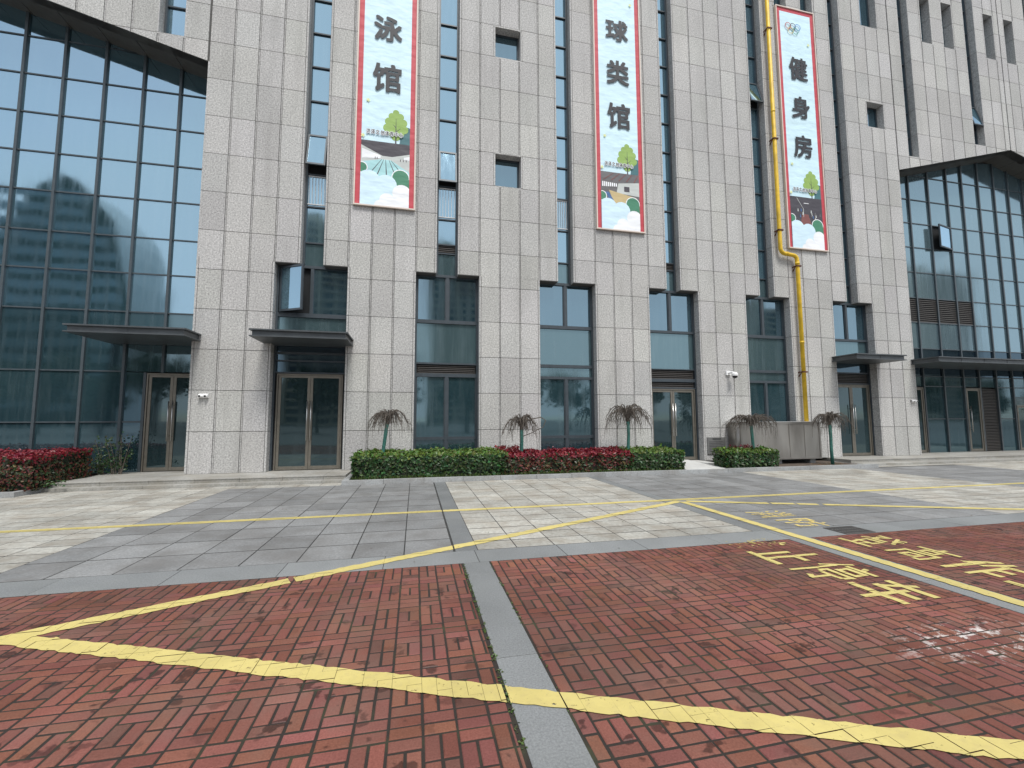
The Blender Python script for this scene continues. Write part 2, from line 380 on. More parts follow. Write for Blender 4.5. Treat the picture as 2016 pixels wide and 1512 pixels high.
# ---- painted markings
def paint(mb, P, dz=.003, mat=None):
    P = ccw(P); ax, bx = min(p[0] for p in P), max(p[0] for p in P); ay, by = min(p[1] for p in P), max(p[1] for p in P)
    for (x0, x1, y0, y1), z in TILES:
        if x1 < ax or x0 > bx or y1 < ay or y0 > by: continue
        Q = isect(P, [(x0, y0), (x1, y0), (x1, y1), (x0, y1)])
        if len(Q) >= 3: mb.top(Q, z+dz, mat)
def rag(a, b, wd, step=.06, jit=.006):      # ragged painted stripe as short convex pieces
    a, b = Vector(a), Vector(b); d = (b-a); L = d.length; d /= L; n = Vector((-d.y, d.x)); k = max(1, int(L/step)); out = []
    e = [(U(-jit, jit), U(-jit, jit)) for _ in range(k+1)]
    for i in range(k):
        p, q = a+d*L*i/k, a+d*L*(i+1)/k
        out.append([tuple(p+n*(wd/2+e[i][0])), tuple(p-n*(wd/2+e[i][1])), tuple(q-n*(wd/2+e[i+1][1])), tuple(q+n*(wd/2+e[i+1][0]))])
    return out
LZ = [.003]
def line(a, b, wd, mat='yellow_paint', gaps=(), jit=.0085):
    LZ[0] += .0006
    mb = MB(mat); L = (Vector(b)-Vector(a)).length
    for P in rag(a, b, wd, .045, jit):
        t = (Vector(P[0])-Vector(a)).length/L
        if any(u < t < v for u, v in gaps): continue
        paint(mb, P, LZ[0])
    return struct(mb.build('painted_line'))
line((-8.3, -4.85), (20.3, -4.83), .125)
line((-2.62, -8.23), (4.47, -4.99), .130, gaps=((.215, .225),))
line((-2.62, -8.20), (4.2, -11.05), .130)
line((4.60, -5.02), (10.2, -7.19), .125, gaps=((.215, .225), (.28, .292), (.345, .357), (.9, .93)))
line((4.505, -5.05), (4.585, -14), .13)
CH_ = {
 '禁': [(.05,.84,.45,.84),(.25,.98,.25,.54),(.25,.8,.05,.58),(.25,.8,.43,.62),(.55,.84,.96,.84),(.75,.98,.75,.54),(.75,.8,.56,.6),(.75,.8,.97,.58),(.2,.46,.8,.46),(.06,.32,.94,.32),(.5,.32,.5,.02),(.28,.22,.12,.04),(.72,.22,.9,.04)],
 '止': [(.0,.05,1,.05),(.24,.05,.24,.66),(.56,.05,.56,.98),(.56,.58,.92,.58)],
 '停': [(.26,1,.0,.6),(.17,.76,.17,.0),(.6,1,.66,.9),(.32,.87,1,.87),(.42,.77,.9,.77),(.42,.62,.9,.62),(.45,.77,.45,.62),(.87,.77,.87,.62),(.34,.5,.98,.5),(.35,.52,.33,.38),(.97,.52,.95,.38),(.42,.35,.92,.35),(.67,.35,.67,.03),(.67,.05,.52,.1)],
 '车': [(.08,.85,.92,.85),(.45,1,.2,.56),(.16,.56,.9,.56),(.0,.27,1,.27),(.56,.72,.56,.0)],
 '消': [(.04,.95,.18,.84),(.0,.68,.14,.58),(.02,.04,.2,.42),(.64,1,.64,.68),(.4,.95,.5,.76),(.9,.95,.78,.76),(.38,.66,.38,.02),(.36,.65,.92,.65),(.9,.66,.9,.02),(.38,.44,.9,.44),(.38,.24,.9,.24)],
 '防': [(.08,.97,.08,.0),(.06,.94,.36,.94),(.35,.94,.22,.66),(.22,.66,.37,.42),(.37,.42,.2,.32),(.66,1,.72,.88),(.42,.8,1,.8),(.62,.8,.42,.02),(.58,.52,.92,.52),(.9,.52,.85,.06),(.86,.06,.7,.1)],
 '登': [(.1,.92,.42,.92),(.42,.92,.04,.54),(.2,.8,.3,.7),(.58,.98,.96,.56),(.68,.86,.86,.94),(.78,.72,.95,.8),(.3,.6,.7,.6),(.26,.48,.76,.48),(.26,.26,.76,.26),(.28,.48,.28,.26),(.74,.48,.74,.26),(.34,.2,.4,.09),(.66,.2,.6,.09),(.02,.03,.98,.03)],
 '高': [(.5,1,.5,.88),(.02,.84,.98,.84),(.3,.72,.7,.72),(.3,.57,.7,.57),(.32,.72,.32,.57),(.68,.72,.68,.57),(.1,.45,.1,.0),(.08,.44,.92,.44),(.9,.45,.9,.0),(.9,.03,.76,.05),(.32,.3,.68,.3),(.32,.12,.68,.12),(.34,.3,.34,.1),(.66,.3,.66,.1)],
 '作': [(.3,1,.0,.55),(.17,.76,.17,.0),(.54,1,.34,.58),(.45,.8,1,.8),(.62,.8,.62,.0),(.62,.53,.94,.53),(.62,.27,.98,.27)],
 '业': [(.36,.94,.36,.05),(.64,.94,.64,.05),(.08,.74,.22,.3),(.92,.74,.78,.3),(.0,.05,1,.05)]}
ZC = [.0034]
def ground_char(mb, ch, xb, xt, yl, yr, wd=.056, mat=None):   # char up = +x, char right = -y
    for (a, b, c, d) in CH_[ch]:
        p = Vector((xb+b*(xt-xb), yl+a*(yr-yl))); q = Vector((xb+d*(xt-xb), yl+c*(yr-yl)))
        dd = (q-p).normalized()
        ZC[0] = (ZC[0]+.00013) if ZC[0] < .0062 else .0034
        for P in rag(p-dd*.012, q+dd*.012, wd*(.8 if len(CH_[ch]) > 10 else 1.1)*(.85 if abs(dd.x) > .7 else 1.1), .14, .004): paint(mb, P, ZC[0], mat)
mb = MB('yellow_paint', 'faded_paint', 'worn_paint')
ZC[0] = .0034
for a in (('消', 4.90, 5.50, -6.02, -6.40), ('防', 4.95, 5.47, -6.53, -6.98), ('登', 4.92, 5.55, -7.50, -7.86), ('高', 4.95, 5.55, -7.98, -8.36), ('作', 4.96, 5.62, -8.46, -8.86), ('业', 5.0, 5.65, -8.95, -9.35)):
    ground_char(mb, *a, mat='faded_paint' if a[0] in '消防' else None)
struct(mb.build('painted_lettering'))
mb = MB('yellow_paint', 'worn_paint')
ZC[0] = .0034
for a in (('禁', 3.48, 4.16, -7.27, -7.60), ('止', 3.46, 4.12, -7.72, -8.12), ('停', 3.47, 4.14, -8.21, -8.60), ('车', 3.52, 4.14, -8.67, -9.10)):
    ground_char(mb, *a, mat='worn_paint' if a[0] == '禁' else None)
struct(mb.build('painted_lettering'))

# ---- kerb, planting bed, steps, path
mb = MB('kerb_stone')
x = -1.55
while x < 13.2:
    x1 = min(x+.885, 13.25); mb.box(x+.003, x1-.003, -1.63, -1.50, -.04, .095+U(-.003, .003), col=g(1, .08)); x = x1
mb.box(-1.55, -1.42, -1.497, .0, -.04, .094); mb.box(13.12, 13.25, -1.497, -.2, -.04, .05)
mb.box(-12, -7.25, -1.80, -1.68, -.04, .095); mb.box(-7.37, -7.25, -1.677, .8, -.04, .094)
struct(mb.build('kerb'))
mb = MB('soil'); mb.box(-1.42, 7.05, -1.5, .2, -.04, .055); mb.box(8.28, 13.1, -1.5, .2, -.04, .055); mb.box(-12, -7.37, -1.68, .8, -.04, .055)
struct(mb.build('planting_soil'))
mb = MB('pale_concrete'); mb.add([(7.05, -1.498, -.03), (8.28, -1.498, -.03), (8.28, .3, -.03), (7.05, .3, -.03), (7.05, -1.498, .085), (8.28, -1.498, .085), (8.28, .3, .17), (7.05, .3, .17)],
    [(4, 5, 6, 7), (0, 1, 5, 4), (1, 2, 6, 5), (3, 0, 4, 7)]); mb.box(8.28, 8.66, -.6, .3, -.03, .15)
struct(mb.build('concrete_path'))
mb = MB('step_stone')
def platform(x0, x1, yf, ys, yb):
    x = x0
    while x < x1:
        xe = min(x+.87, x1)
        y = yf
        while y < yb-.01: mb.tile([(x+.003, y+.003), (xe-.003, y+.003), (xe-.003, min(y+.6, yb)), (x+.003, min(y+.6, yb))], .15, .02, .003, col=g(1, .07)); y += .6
        mb.box(x+.003, xe-.003, yf+.012, yb, -.04, .128, col=g(.9, .07))
        mb.box(x+.003, xe-.003, ys, yf+.3, -.04, .06, col=g(1, .07)); x = xe
platform(-7.25, -1.552, -1.02, -1.2, .86); platform(13.25, 30, -.82, -1.2, .86)
struct(mb.build('entrance_steps'))

# ================================================================== BUILDING
bld = empty('sports_centre', (6, 0, 0), 'light grey granite sports centre with tall window slots, door canopies and glazed gable wings', 'building')
ZT = 23.15; YG = .3; YC = .83
GR, JZ = .026, .0065
RB = [.15]+[k+.15 for k in range(1, 24)]
def rsub(r, o):               # rectangle minus rectangle
    x0, x1, z0, z1 = r; a, b, c, d = o
    if a >= x1-1e-6 or b <= x0+1e-6 or c >= z1-1e-6 or d <= z0+1e-6: return [r]
    out = []
    if c > z0: out.append((x0, x1, z0, c))
    if d < z1: out.append((x0, x1, d, z1))
    zz0, zz1 = max(z0, c), min(z1, d)
    if a > x0: out.append((x0, a, zz0, zz1))
    if b < x1: out.append((b, x1, zz0, zz1))
    return out
PCOL = {}
def cladding(mb, cols, z0, z1, openings=(), clips=(), extreme=(True, True), body=.30, inner=()):
    """panels for the column edges `cols` between z0 and z1; dark-bottomed joints, body behind"""
    rows = sorted(set([z0, z1]+[r for r in RB if z0+.05 < r < z1-.05]))
    for i in range(len(cols)-1):
        xa, xb = cols[i], cols[i+1]
        la = .058 if (i == 0 and extreme[0]) else GR; lb = .058 if (i == len(cols)-2 and extreme[1]) else GR
        ba = .03 if (i == 0 and extreme[0]) else 0; bb = .03 if (i == len(cols)-2 and extreme[1]) else 0
        for j in range(len(rows)-1):
            za, zb = rows[j], rows[j+1]
            R = [(xa, xb, za, zb)]; mid = i in inner
            for o in openings: R = [q for r in R for q in rsub(r, o)]
            key = (round(xa*40), math.floor(za-.15+1e-3))
            if key not in PCOL: col = g(1, .095); PCOL[key] = (col[0], col[1]*U(.99, 1.01), col[2]*U(.98, 1.01))
            col = PCOL[key]
            for (x0, x1, q0, q1) in R:
                if i > 0 and abs(x0-xa) < 1e-6 and (zb-za) > .2:      # slim stone fillet set back in the vertical joint
                    F_ = [(xa-.015, q0+(JZ if abs(q0-ZU) > 1e-6 else 0)), (xa+.015, q0+(JZ if abs(q0-ZU) > 1e-6 else 0)), (xa+.015, q1-(JZ if abs(q1-ZU) > 1e-6 else 0)), (xa-.015, q1-(JZ if abs(q1-ZU) > 1e-6 else 0))]
                    for c in clips: F_ = clip(F_, *c) if F_ else F_
                    if len(F_) >= 3 and not any(o[0]-.03 < xa < o[1]+.03 and o[2] < (q0+q1)/2 < o[3] for o in openings): mb.prism(F_, .010, .05, 'granite', (.86, .86, .86))
                def cut(P):
                    for c in clips: P = clip(P, *c) if P else P
                    return P
                px0 = x0+(la if abs(x0-xa) < 1e-6 else .05); px1 = x1-(lb if abs(x1-xb) < 1e-6 else .05)
                pz0 = q0+(JZ if abs(q0-za) < 1e-6 and (abs(q0-ZU) > 1e-6 or not mid) else 0); pz1 = q1-(JZ if abs(q1-zb) < 1e-6 and abs(q1-ZU) > 1e-6 else 0)
                P = cut([(px0, pz0), (px1, pz0), (px1, pz1), (px0, pz1)])
                if len(P) >= 3: mb.prism(P, U(-.0012, .0012), .05, 'granite', col)
                bx0 = x0+(ba if abs(x0-xa) < 1e-6 else (.03 if x0 > xa+1e-6 else 0)); bx1 = x1-(bb if abs(x1-xb) < 1e-6 else (.03 if x1 < xb-1e-6 else 0))
                P = cut([(bx0, q0), (bx1, q0), (bx1, q1), (bx0, q1)])
                if len(P) >= 3: mb.prism(P, .034, body, 'groove_stone', back=True)
def reveal(mb, x, d, z0, z1, depth=.30):      # stone return on an exposed side, d=+1 when the stone lies to +x
    rows = sorted(set([z0, z1]+[r for r in RB if z0+.05 < r < z1-.05]))
    for j in range(len(rows)-1):
        a, b = sorted((x, x+d*.046)); col = g(1, .05)
        mb.box(a, b, .0, depth, rows[j]+JZ, rows[j+1]-JZ, 'granite', col)
def niche(mb, x0, x1, z0, z1, depth=.29):
    reveal(mb, x0+.004, -1, z0+.006, z1-.006, depth); reveal(mb, x1-.004, 1, z0+.006, z1-.006, depth)
    mb.box(x0-.03, x1+.03, .003, depth, z1-.005, z1+.04, 'granite'); mb.box(x0-.03, x1+.03, .003, depth, z0-.04, z0+.005, 'granite')
ZU = 5.455
#   lower left, lower right, upper left, upper right
PIERS = [(-5.31, -3.555, -5.31, -2.965), (-1.79, -.04, -2.40, .51), (1.705, 3.465, 1.10, 4.03), (5.20, 6.96, 4.51, 7.575), (8.675, 10.42, 8.06, 10.98), (12.13, 13.89, 11.54, 14.51), (15.60, 17.31, 15.0, 17.31)]
NICHES = {2: [(2.152, 2.93, 12.15, 13.11), (2.152, 2.93, 8.16, 9.137), (2.152, 2.93, 16.13, 17.11)], 6: [(16.01, 16.79, 12.085, 13.06), (16.01, 16.79, 16.08, 18.06)], 5: [(12.70, 13.24, 16.02, 18.06), (13.84, 14.1, 16.02, 18.06)],
          4: [], 3: []}
NICHES[5] = [(12.17, 12.70, 16.02, 17.93), (13.30, 13.83, 16.02, 17.93)]
def gableR(x): return 10.59+.27*(x-17.31) if x < 23.22 else 12.186-.27*(x-23.22)
def gableL(x): return 10.60+.263*(-5.32-x) if x > -11.22 else 12.152-.263*(-11.22-x)
for k, (l, r, ul, ur) in enumerate(PIERS):
    mb = MB('granite', 'groove_stone'); op = NICHES.get(k, [])
    th = [l+(r-l)*i/3 for i in range(4)]
    cladding(mb, th, .15, ZU, (), (), (True, True))
    uc = ([ul] if ul < l-.1 else [])+th+([ur] if ur > r+.1 else [])
    k0 = 1 if ul < l-.1 else 0; cladding(mb, uc, ZU, ZT, op, (), (k != 0, k != 6), .30, (k0, k0+1, k0+2))
    if k: reveal(mb, l, 1, .15, ZU); reveal(mb, ul, 1, ZU, ZT)
    else: reveal(mb, l, 1, .15, 10.6, .83)
    reveal(mb, r, -1, .15, ZU if k < 6 else 10.6, .30 if k < 6 else .83); 
    if k < 6: reveal(mb, ur, -1, ZU, ZT)
    for o in op: niche(mb, *o)
    if ul < l-.1: mb.box(ul+.01, l-.002, .004, .3, ZU-.012, ZU-.001, 'groove_stone')
    if ur > r+.1 and k < 6: mb.box(r+.002, ur-.01, .004, .3, ZU-.012, ZU-.001, 'groove_stone')
    mb.build('stone_pier', bld)
# walls over the two glazed gables
mb = MB('granite', 'groove_stone')
cl = lambda x0, z0, m: (-m, 1, -(z0-m*x0))
c1 = cl(17.31, 10.59, .27); c2 = cl(23.22, 12.186, -.27)
NR = [(18.99, 19.52, 16.01, 17.93), (20.12, 20.66, 16.01, 17.93), (22.37, 22.91, 15.99, 17.93), (23.53, 24.07, 15.99, 17.93), (17.85, 18.36, 11.20, 30), (21.28, 21.86, 12.15, 30), (24.78, 25.32, 12.15, 30)]
a = [17.312, 17.85, 18.36, 18.95, 19.53, 20.12, 20.70, 21.28, 21.86, 22.40, 22.94, 23.22]
cladding(mb, a, 10.15, ZT, NR, (c1,), (False, False)); b = [23.22, 23.53, 24.09, 24.78, 25.32, 25.9, 26.5, 27.05, 27.65, 28.2, 28.8, 29.13]
cladding(mb, b, 10.15, ZT, NR, (c2,), (False, True))
for o in NR: niche(mb, o[0], o[1], o[2], min(o[3], ZT), .29)
mb.build('gable_wall', bld)
mb = MB('granite', 'groove_stone')
a = [-17.1, -16.55]+[-16.55+.578*i for i in range(1, 10)]+[-11.22]
NL = [(-6.46, -5.88, 11.16, 30), (-9.93, -9.35, 12.16, 30), (-13.4, -12.8, 12.16, 30)]
cladding(mb, a, 10.15, ZT, NL, (cl(-11.22, 12.152, .263),), (True, False))
b = [-11.22, -10.51, -9.93, -9.35, -8.78, -8.20, -7.615, -7.03, -6.46, -5.88, -5.312]
cladding(mb, b, 10.15, ZT, NL, (cl(-5.32, 10.60, -.263),), (False, False))
for o in NL: niche(mb, o[0], o[1], o[2], min(o[3], ZT), .29)
mb.build('gable_wall', bld)
# soffits under the gables
for gf, xs in ((gableL, [-17.1, -16.2, -15.3, -14.4, -13.6, -12.8, -12, -11.22, -10.5, -9.66, -8.80, -7.95, -7.08, -6.22, -5.30]), (gableR, [17.30, 18.2, 19.1, 20, 20.9, 21.7, 22.5, 23.22, 24.0, 24.8, 25.6, 26.4, 27.2, 28, 29.1])):
    mb = MB('soffit_metal', 'dark_void')
    for p, q in zip(xs, xs[1:]):
        e = .008; zp, zq = gf(p+e), gf(q-e)
        mb.add([(p+e, .012, zp), (q-e, .012, zq), (q-e, .95, zq), (p+e, .95, zp), (p+e, .012, zp+.03), (q-e, .012, zq+.03), (q-e, .95, zq+.03), (p+e, .95, zp+.03)],
               [(3, 2, 1, 0), (4, 5, 6, 7), (0, 1, 5, 4), (1, 2, 6, 5), (2, 3, 7, 6), (3, 0, 4, 7)])
        zp, zq = gf(p)+.034, gf(q)+.034
        mb.add([(p, .05, zp), (q, .05, zq), (q, .95, zq), (p, .95, zp)], [(3, 2, 1, 0)], 'dark_void')
    mb.build('soffit', bld)
mb = MB('groove_stone', 'asphalt')     # mass behind the facade
mb.box(-17.05, 29.08, .96, 16, .05, ZT-.3); mb.box(-17.1, 29.13, .05, 16.05, ZT, ZT+.3, 'groove_stone'); mb.box(-5.2, 17.2, .36, 1.0, .05, ZT-.01, 'groove_stone')
mb.build('back_wall', bld)

# ---- glazing
def pane(mb, x0, x1, z0, z1, y, mat, tilt=.0022):
    a, b = U(-tilt, tilt), U(-tilt, tilt); xm, zm = (x0+x1)/2, (z0+z1)/2
    P = [(x0, z0), (x1, z0), (x1, z1), (x0, z1)]; c = U(.85, 1.12)
    mb.add([(x, y+a*(x-xm)+b*(z-zm), z) for x, z in P], [(0, 1, 2, 3)], mat, (c, c, c))
def slats(mb, x0, x1, z0, z1, y, pitch=.052):
    n = max(2, round((z1-z0)/pitch)); p = (z1-z0)/n
    mb.box(x0, x1, y+.05, y+.06, z0, z1, 'dark_void')
    for i in range(n):
        z = z0+i*p; mb.add([(x0, y-.012, z), (x1, y-.012, z), (x1, y-.012, z+p*.42), (x0, y-.012, z+p*.42), (x0, y+.045, z+p*.30), (x1, y+.045, z+p*.30), (x1, y+.045, z+p*.72), (x0, y+.045, z+p*.72)],
              [(0, 1, 2, 3), (3, 2, 6, 7), (1, 0, 4, 5)], 'louvre_metal')
def awning(parent, x0, x1, z0, z1, y, out):   # top-hung sash pushed outwards
    fb = MB('frame_metal'); zb, yb = z1-math.sqrt(max(.01, (z1-z0)**2-out**2)), y-out
    def P(u, v, d): t = Vector((0, yb-y, zb-z1)); n = Vector((0, t.z, -t.y)).normalized()*-1; q = Vector((x0+(x1-x0)*u, y, z1))+t*v; return q+n*d
    def bar(u0, u1, v0, v1):
        c = [P(u, v, d) for d in (-.02, .02) for u, v in ((u0, v0), (u1, v0), (u1, v1), (u0, v1))]
        fb.add(c, [(0, 1, 2, 3), (7, 6, 5, 4), (0, 4, 5, 1), (1, 5, 6, 2), (2, 6, 7, 3), (3, 7, 4, 0)])
    bar(0, .09, 0, 1); bar(.91, 1, 0, 1); bar(.09, .91, 0, .05); bar(.09, .91, .95, 1)
    f = fb.build('sash', parent); return f, P
def casement(parent, xh, x1, z0, z1, y, ang):  # side-hung sash on the hinge xh, swung towards -y
    fb = MB('frame_metal', 'glass_coated'); wd = abs(x1-xh); sg = 1 if x1 > xh else -1
    dx, dy = sg*math.cos(ang), -math.sin(ang)
    def bar(a0, a1, q0, q1):
        n = Vector((-dy, dx))*.022; c = []
        for s in (-1, 1):
            for u, z in ((a0, q0), (a1, q0), (a1, q1), (a0, q1)): c.append((xh+dx*u+n.x*s, y+dy*u+n.y*s, z))
        fb.add(c, [(0, 1, 2, 3), (7, 6, 5, 4), (0, 4, 5, 1), (1, 5, 6, 2), (2, 6, 7, 3), (3, 7, 4, 0)], 'frame_metal')
    e = .05; bar(0, wd, z0, z0+e); bar(0, wd, z1-e, z1); bar(0, e, z0+e, z1-e); bar(wd-e, wd, z0+e, z1-e)
    fb.add([(xh+dx*e, y+dy*e, z0+e), (xh+dx*(wd-e), y+dy*(wd-e), z0+e), (xh+dx*(wd-e), y+dy*(wd-e), z1-e), (xh+dx*e, y+dy*e, z1-e)], [(0, 1, 2, 3)], 'glass_coated')
    return fb.build('sash', parent)
def slot_window(x0, x1, z0, z1, rows, awn=None, lou=None, rail=None, out=.22, y=YG, gl='glass_coated', label=None):
    """narrow strip of panes between two piers; rows are transom heights"""
    fb = MB('frame_metal'); pb = MB('glass_coated')
    fb.box(x0-.03, x0+.055, y-.06, y+.05, z0, z1); fb.box(x1-.055, x1+.03, y-.06, y+.05, z0, z1)
    zz = [z0]+[r for r in rows if z0+.03 < r < z1-.03]+[z1]
    for a, b in zip(zz, zz[1:]):
        fb.box(x0+.056, x1-.056, y-.045, y+.05, b-.018, b+.018)
        kind = 'glass_spandrel' if a < 6.0 else gl
        if lou and abs(a-lou[0]) < .05: continue
        if awn and a < awn[0]+.3 and b > awn[1]-.3 and b-a < 1.2 and a > awn[0]-.35: continue
        pane(pb, x0+.05, x1-.05, a, b, y, kind)
    f = fb.build('window', bld)
    if awn:
        pb.box(x0+.05, x1-.05, y+.02, y+.05, awn[0]-.25, awn[1], 'dark_void')
        s, P = awning(f, x0+.04, x1-.04, awn[0], awn[1], y-.07, out)
        pb.add([P(.09, .05, 0), P(.91, .05, 0), P(.91, .95, 0), P(.09, .95, 0)], [(3, 2, 1, 0)], 'glass_coated')
    pb.build('pane', f)
    if lou: lb = MB('louvre_metal', 'dark_void'); slats(lb, x0+.056, x1-.056, lou[0], lou[1], y); lb.build('louvre', f)
    if rail:
        rb = MB('white_metal'); a, b = rail
        for i in range(6): xx = x0+.09+i*(x1-x0-.18)/5; rb.box(xx-.006, xx+.006, y-.02, y-.008, a, b)
        rb.box(x0+.06, x1-.06, y-.022, y-.006, b-.015, b+.015); rb.box(x0+.06, x1-.06, y-.022, y-.006, a-.012, a+.012); rb.build('guard_rail', f)
    if label: f['label'] = label
    return f
R12 = [k+.12 for k in range(5, 23)]
ex = lambda *a: sorted([r for r in R12 if not any(abs(r-q) < .3 for q in a)]+list(a))
slot_window(-2.965, -2.40, 5.49, ZT, ex(8.02, 9.12), awn=(8.14, 9.12), rail=(7.2, 7.98), label='tall narrow window strip with a pushed-out sash left of the swimming banner')
slot_window(.51, 1.10, 5.49, ZT, ex(8.1, 9.13, 6.38, 6.12), awn=(8.14, 9.13), lou=(6.12, 6.38), rail=(7.2, 8.05), out=.16, label='tall narrow window strip with an open sash and a small louvre')
slot_window(4.03, 4.51, 5.49, ZT, R12, rail=(7.2, 8.08))
slot_window(7.575, 8.06, 5.49, ZT, ex(6.39, 6.15), lou=(6.15, 6.39))
slot_window(10.98, 11.54, 5.49, ZT, ex(12.2, 13.1), awn=(12.24, 13.1))
slot_window(14.51, 15.0, 5.49, ZT, R12)
slot_window(17.85, 18.36, 11.2, ZT, R12, y=.28)
slot_window(21.28, 21.86, 12.15, ZT, ex(12.9, 13.9), awn=(12.95, 13.9), y=.28)
slot_window(24.78, 25.32, 12.15, ZT, R12, y=.28)
for a, b in ((-6.46, -5.88), (-9.93, -9.35), (-13.4, -12.8)): slot_window(a, b, 11.16 if a > -7 else 12.16, ZT, R12, y=.28)
for k in (2, 5, 6):
    for (a, b, c, d) in NICHES[k]:
        fb = MB('frame_metal'); y = .27
        fb.box(a, a+.05, y-.03, y+.03, c, d); fb.box(b-.05, b, y-.03, y+.03, c, d); fb.box(a+.05, b-.05, y-.03, y+.03, c, c+.05); fb.box(a+.05, b-.05, y-.03, y+.03, d-.05, d)
        f = fb.build('window', bld); pb = MB('glass_clear'); pane(pb, a+.05, b-.05, c+.05, d-.05, y, 'glass_clear'); pb.build('pane', f)
for (a, b, c, d) in NR[:4]:
    fb = MB('frame_metal'); fb.box(a, b, .27, .30, c, c+.05); fb.box(a, a+.06, .262, .30, c+.051, d); f = fb.build('window', bld); pb = MB('glass_clear'); pane(pb, a+.05, b, c+.04, d, .285, 'glass_clear'); pb.build('pane', f)

def door(x0, x1, z0, z1, y, leaves=2, label=None, sides=.06):
    fb = MB('bronze_metal'); gb = MB('glass_door'); t = .062; yy = y-.035
    fb.box(x0, x0+.03, yy-.02, yy+.06, z0, z1); fb.box(x1-.03, x1, yy-.02, yy+.06, z0, z1); fb.box(x0+.031, x1-.031, yy-.02, yy+.06, z1-.03, z1)
    n = leaves; W = (x1-x0-.07)/n
    for i in range(n):
        a = x0+.035+i*W+.004; b = a+W-.008
        fb.box(a, a+t, yy, yy+.04, z0+.012, z1-.035); fb.box(b-t, b, yy, yy+.04, z0+.012, z1-.035)
        fb.box(a+t, b-t, yy, yy+.04, z0+.012, z0+.10); fb.box(a+t, b-t, yy, yy+.04, z1-.035-t, z1-.035)
        pane(gb, a+t-.01, b-t+.01, z0+.09, z1-.09, yy+.02, 'glass_door', .001)
    f = fb.build('door', bld); gb.build('door_glass', f)
    zc = z0+1.25
    hs_ = [x0+.035+W-.045, x0+.035+W+.045] if n == 2 else [x0+.09]
    for hx in hs_:
        hb = MB('steel'); hb.tube([(hx, yy-.075, zc-.5), (hx, yy-.075, zc+.5)], .014, 10)
        for q in (-.36, .36): hb.tube([(hx, yy-.075, zc+q), (hx, yy+.01, zc+q)], .010, 8)
        hb.build('handle', f, True)
    if label: f['label'] = label
    return f
def bay(x0, x1, zb, spec, label=None, xm=None):
    """frame + panes of the wide opening between two piers; spec = list of (z0,z1,kind) from top to bottom"""
    fb = MB('frame_metal'); pb = MB('glass_clear'); y = YG; lou = []; xm = xm or (x0+x1)/2
    fb.box(x0-.03, x0+.05, y-.06, y+.05, zb, ZU+.04); fb.box(x1-.05, x1+.03, y-.06, y+.05, zb, ZU+.04)
    fb.box(x0+.051, x1-.051, y-.055, y+.05, ZU-.035, ZU+.04)
    za = ZU-.035
    for (z0, z1, kind) in spec:
        if za-z1 > .004: fb.box(x0+.051, x1-.051, y-.05, y+.05, z1+.001, za-.001)
        za = z0
        if kind == 'two':
            fb.box(xm-.04, xm+.04, y-.05, y+.05, z0, z1)
            for a, b in ((x0+.05, xm-.04), (xm+.04, x1-.05)):
                fb.box(a+.001, a+.025, y-.03, y+.03, z0+.001, z1-.001); fb.box(b-.025, b-.001, y-.03, y+.03, z0+.001, z1-.001)
                pane(pb, a+.02, b-.02, z0, z1, y, 'glass_low' if z1 < 3 else 'glass_clear')
        elif kind == 'right':
            fb.box(xm-.04, xm+.04, y-.05, y+.05, z0, z1); pane(pb, xm+.04, x1-.05, z0, z1, y, 'glass_clear'); pb.box(x0+.05, xm-.04, y+.03, y+.05, z0, z1, 'dark_void')
        elif kind == 'span': pane(pb, x0+.05, x1-.05, z0, z1, y, 'glass_spandrel')
        elif kind == 'dark': pane(pb, x0+.05, x1-.05, z0, z1, y, 'glass_dark')
        elif kind == 'louvre': lou.append((x0+.08, x1-.08, z0, z1))
    if za-zb > .004 and spec[-1][2] != 'open': fb.box(x0+.051, x1-.051, y-.05, y+.05, zb, za-.001)
    f = fb.build('window', bld); pb.build('pane', f)
    for q in lou: lb = MB('louvre_metal', 'dark_void'); slats(lb, *q, y); lb.build('louvre', f)
    if label: f['label'] = label
    return f
O = lambda k: (PIERS[k][1], PIERS[k+1][0])
f = bay(*O(0), .15, [(4.21, 5.42, 'right'), (3.52, 4.10, 'span'), (3.18, 3.50, 'dark'), (2.97, 3.12, 'dark'), (2.66, 2.93, 'dark'), (.15, 2.62, 'open')], 'window with its left sash swung open above the canopied door', -2.71)
casement(f, -3.47, -2.745, 4.22, 5.41, YG-.06, math.radians(30))
door(-3.46, -1.87, .155, 2.61, YG, 2, 'tall double glass door in a bronze frame under the small canopy')
bay(*O(1), .06, [(4.20, 5.42, 'two'), (3.00, 4.10, 'span'), (2.70, 2.95, 'louvre'), (.96, 2.60, 'two'), (.30, .88, 'two')])
bay(*O(2), .06, [(4.20, 5.42, 'two'), (3.03, 4.10, 'span'), (2.68, 2.94, 'span'), (.96, 2.60, 'two'), (.30, .88, 'two')])
bay(*O(3), .15, [(4.20, 5.42, 'two'), (2.99, 4.12, 'span'), (2.68, 2.96, 'louvre'), (2.41, 2.58, 'louvre'), (.15, 2.37, 'open')])
door(7.04, 8.60, .16, 2.36, YG, 2, 'double glass door behind the concrete path')
bay(*O(4), .06, [(4.20, 5.42, 'two'), (3.03, 4.10, 'span'), (2.68, 2.94, 'span'), (1.0, 2.60, 'two'), (.30, .92, 'two')])
bay(*O(5), .15, [(4.20, 5.42, 'two'), (3.52, 4.12, 'span'), (3.03, 3.50, 'dark'), (2.65, 2.98, 'louvre'), (.15, 2.61, 'open')])
door(13.96, 15.52, .155, 2.60, YG, 2, 'double glass door between the last two stone piers')

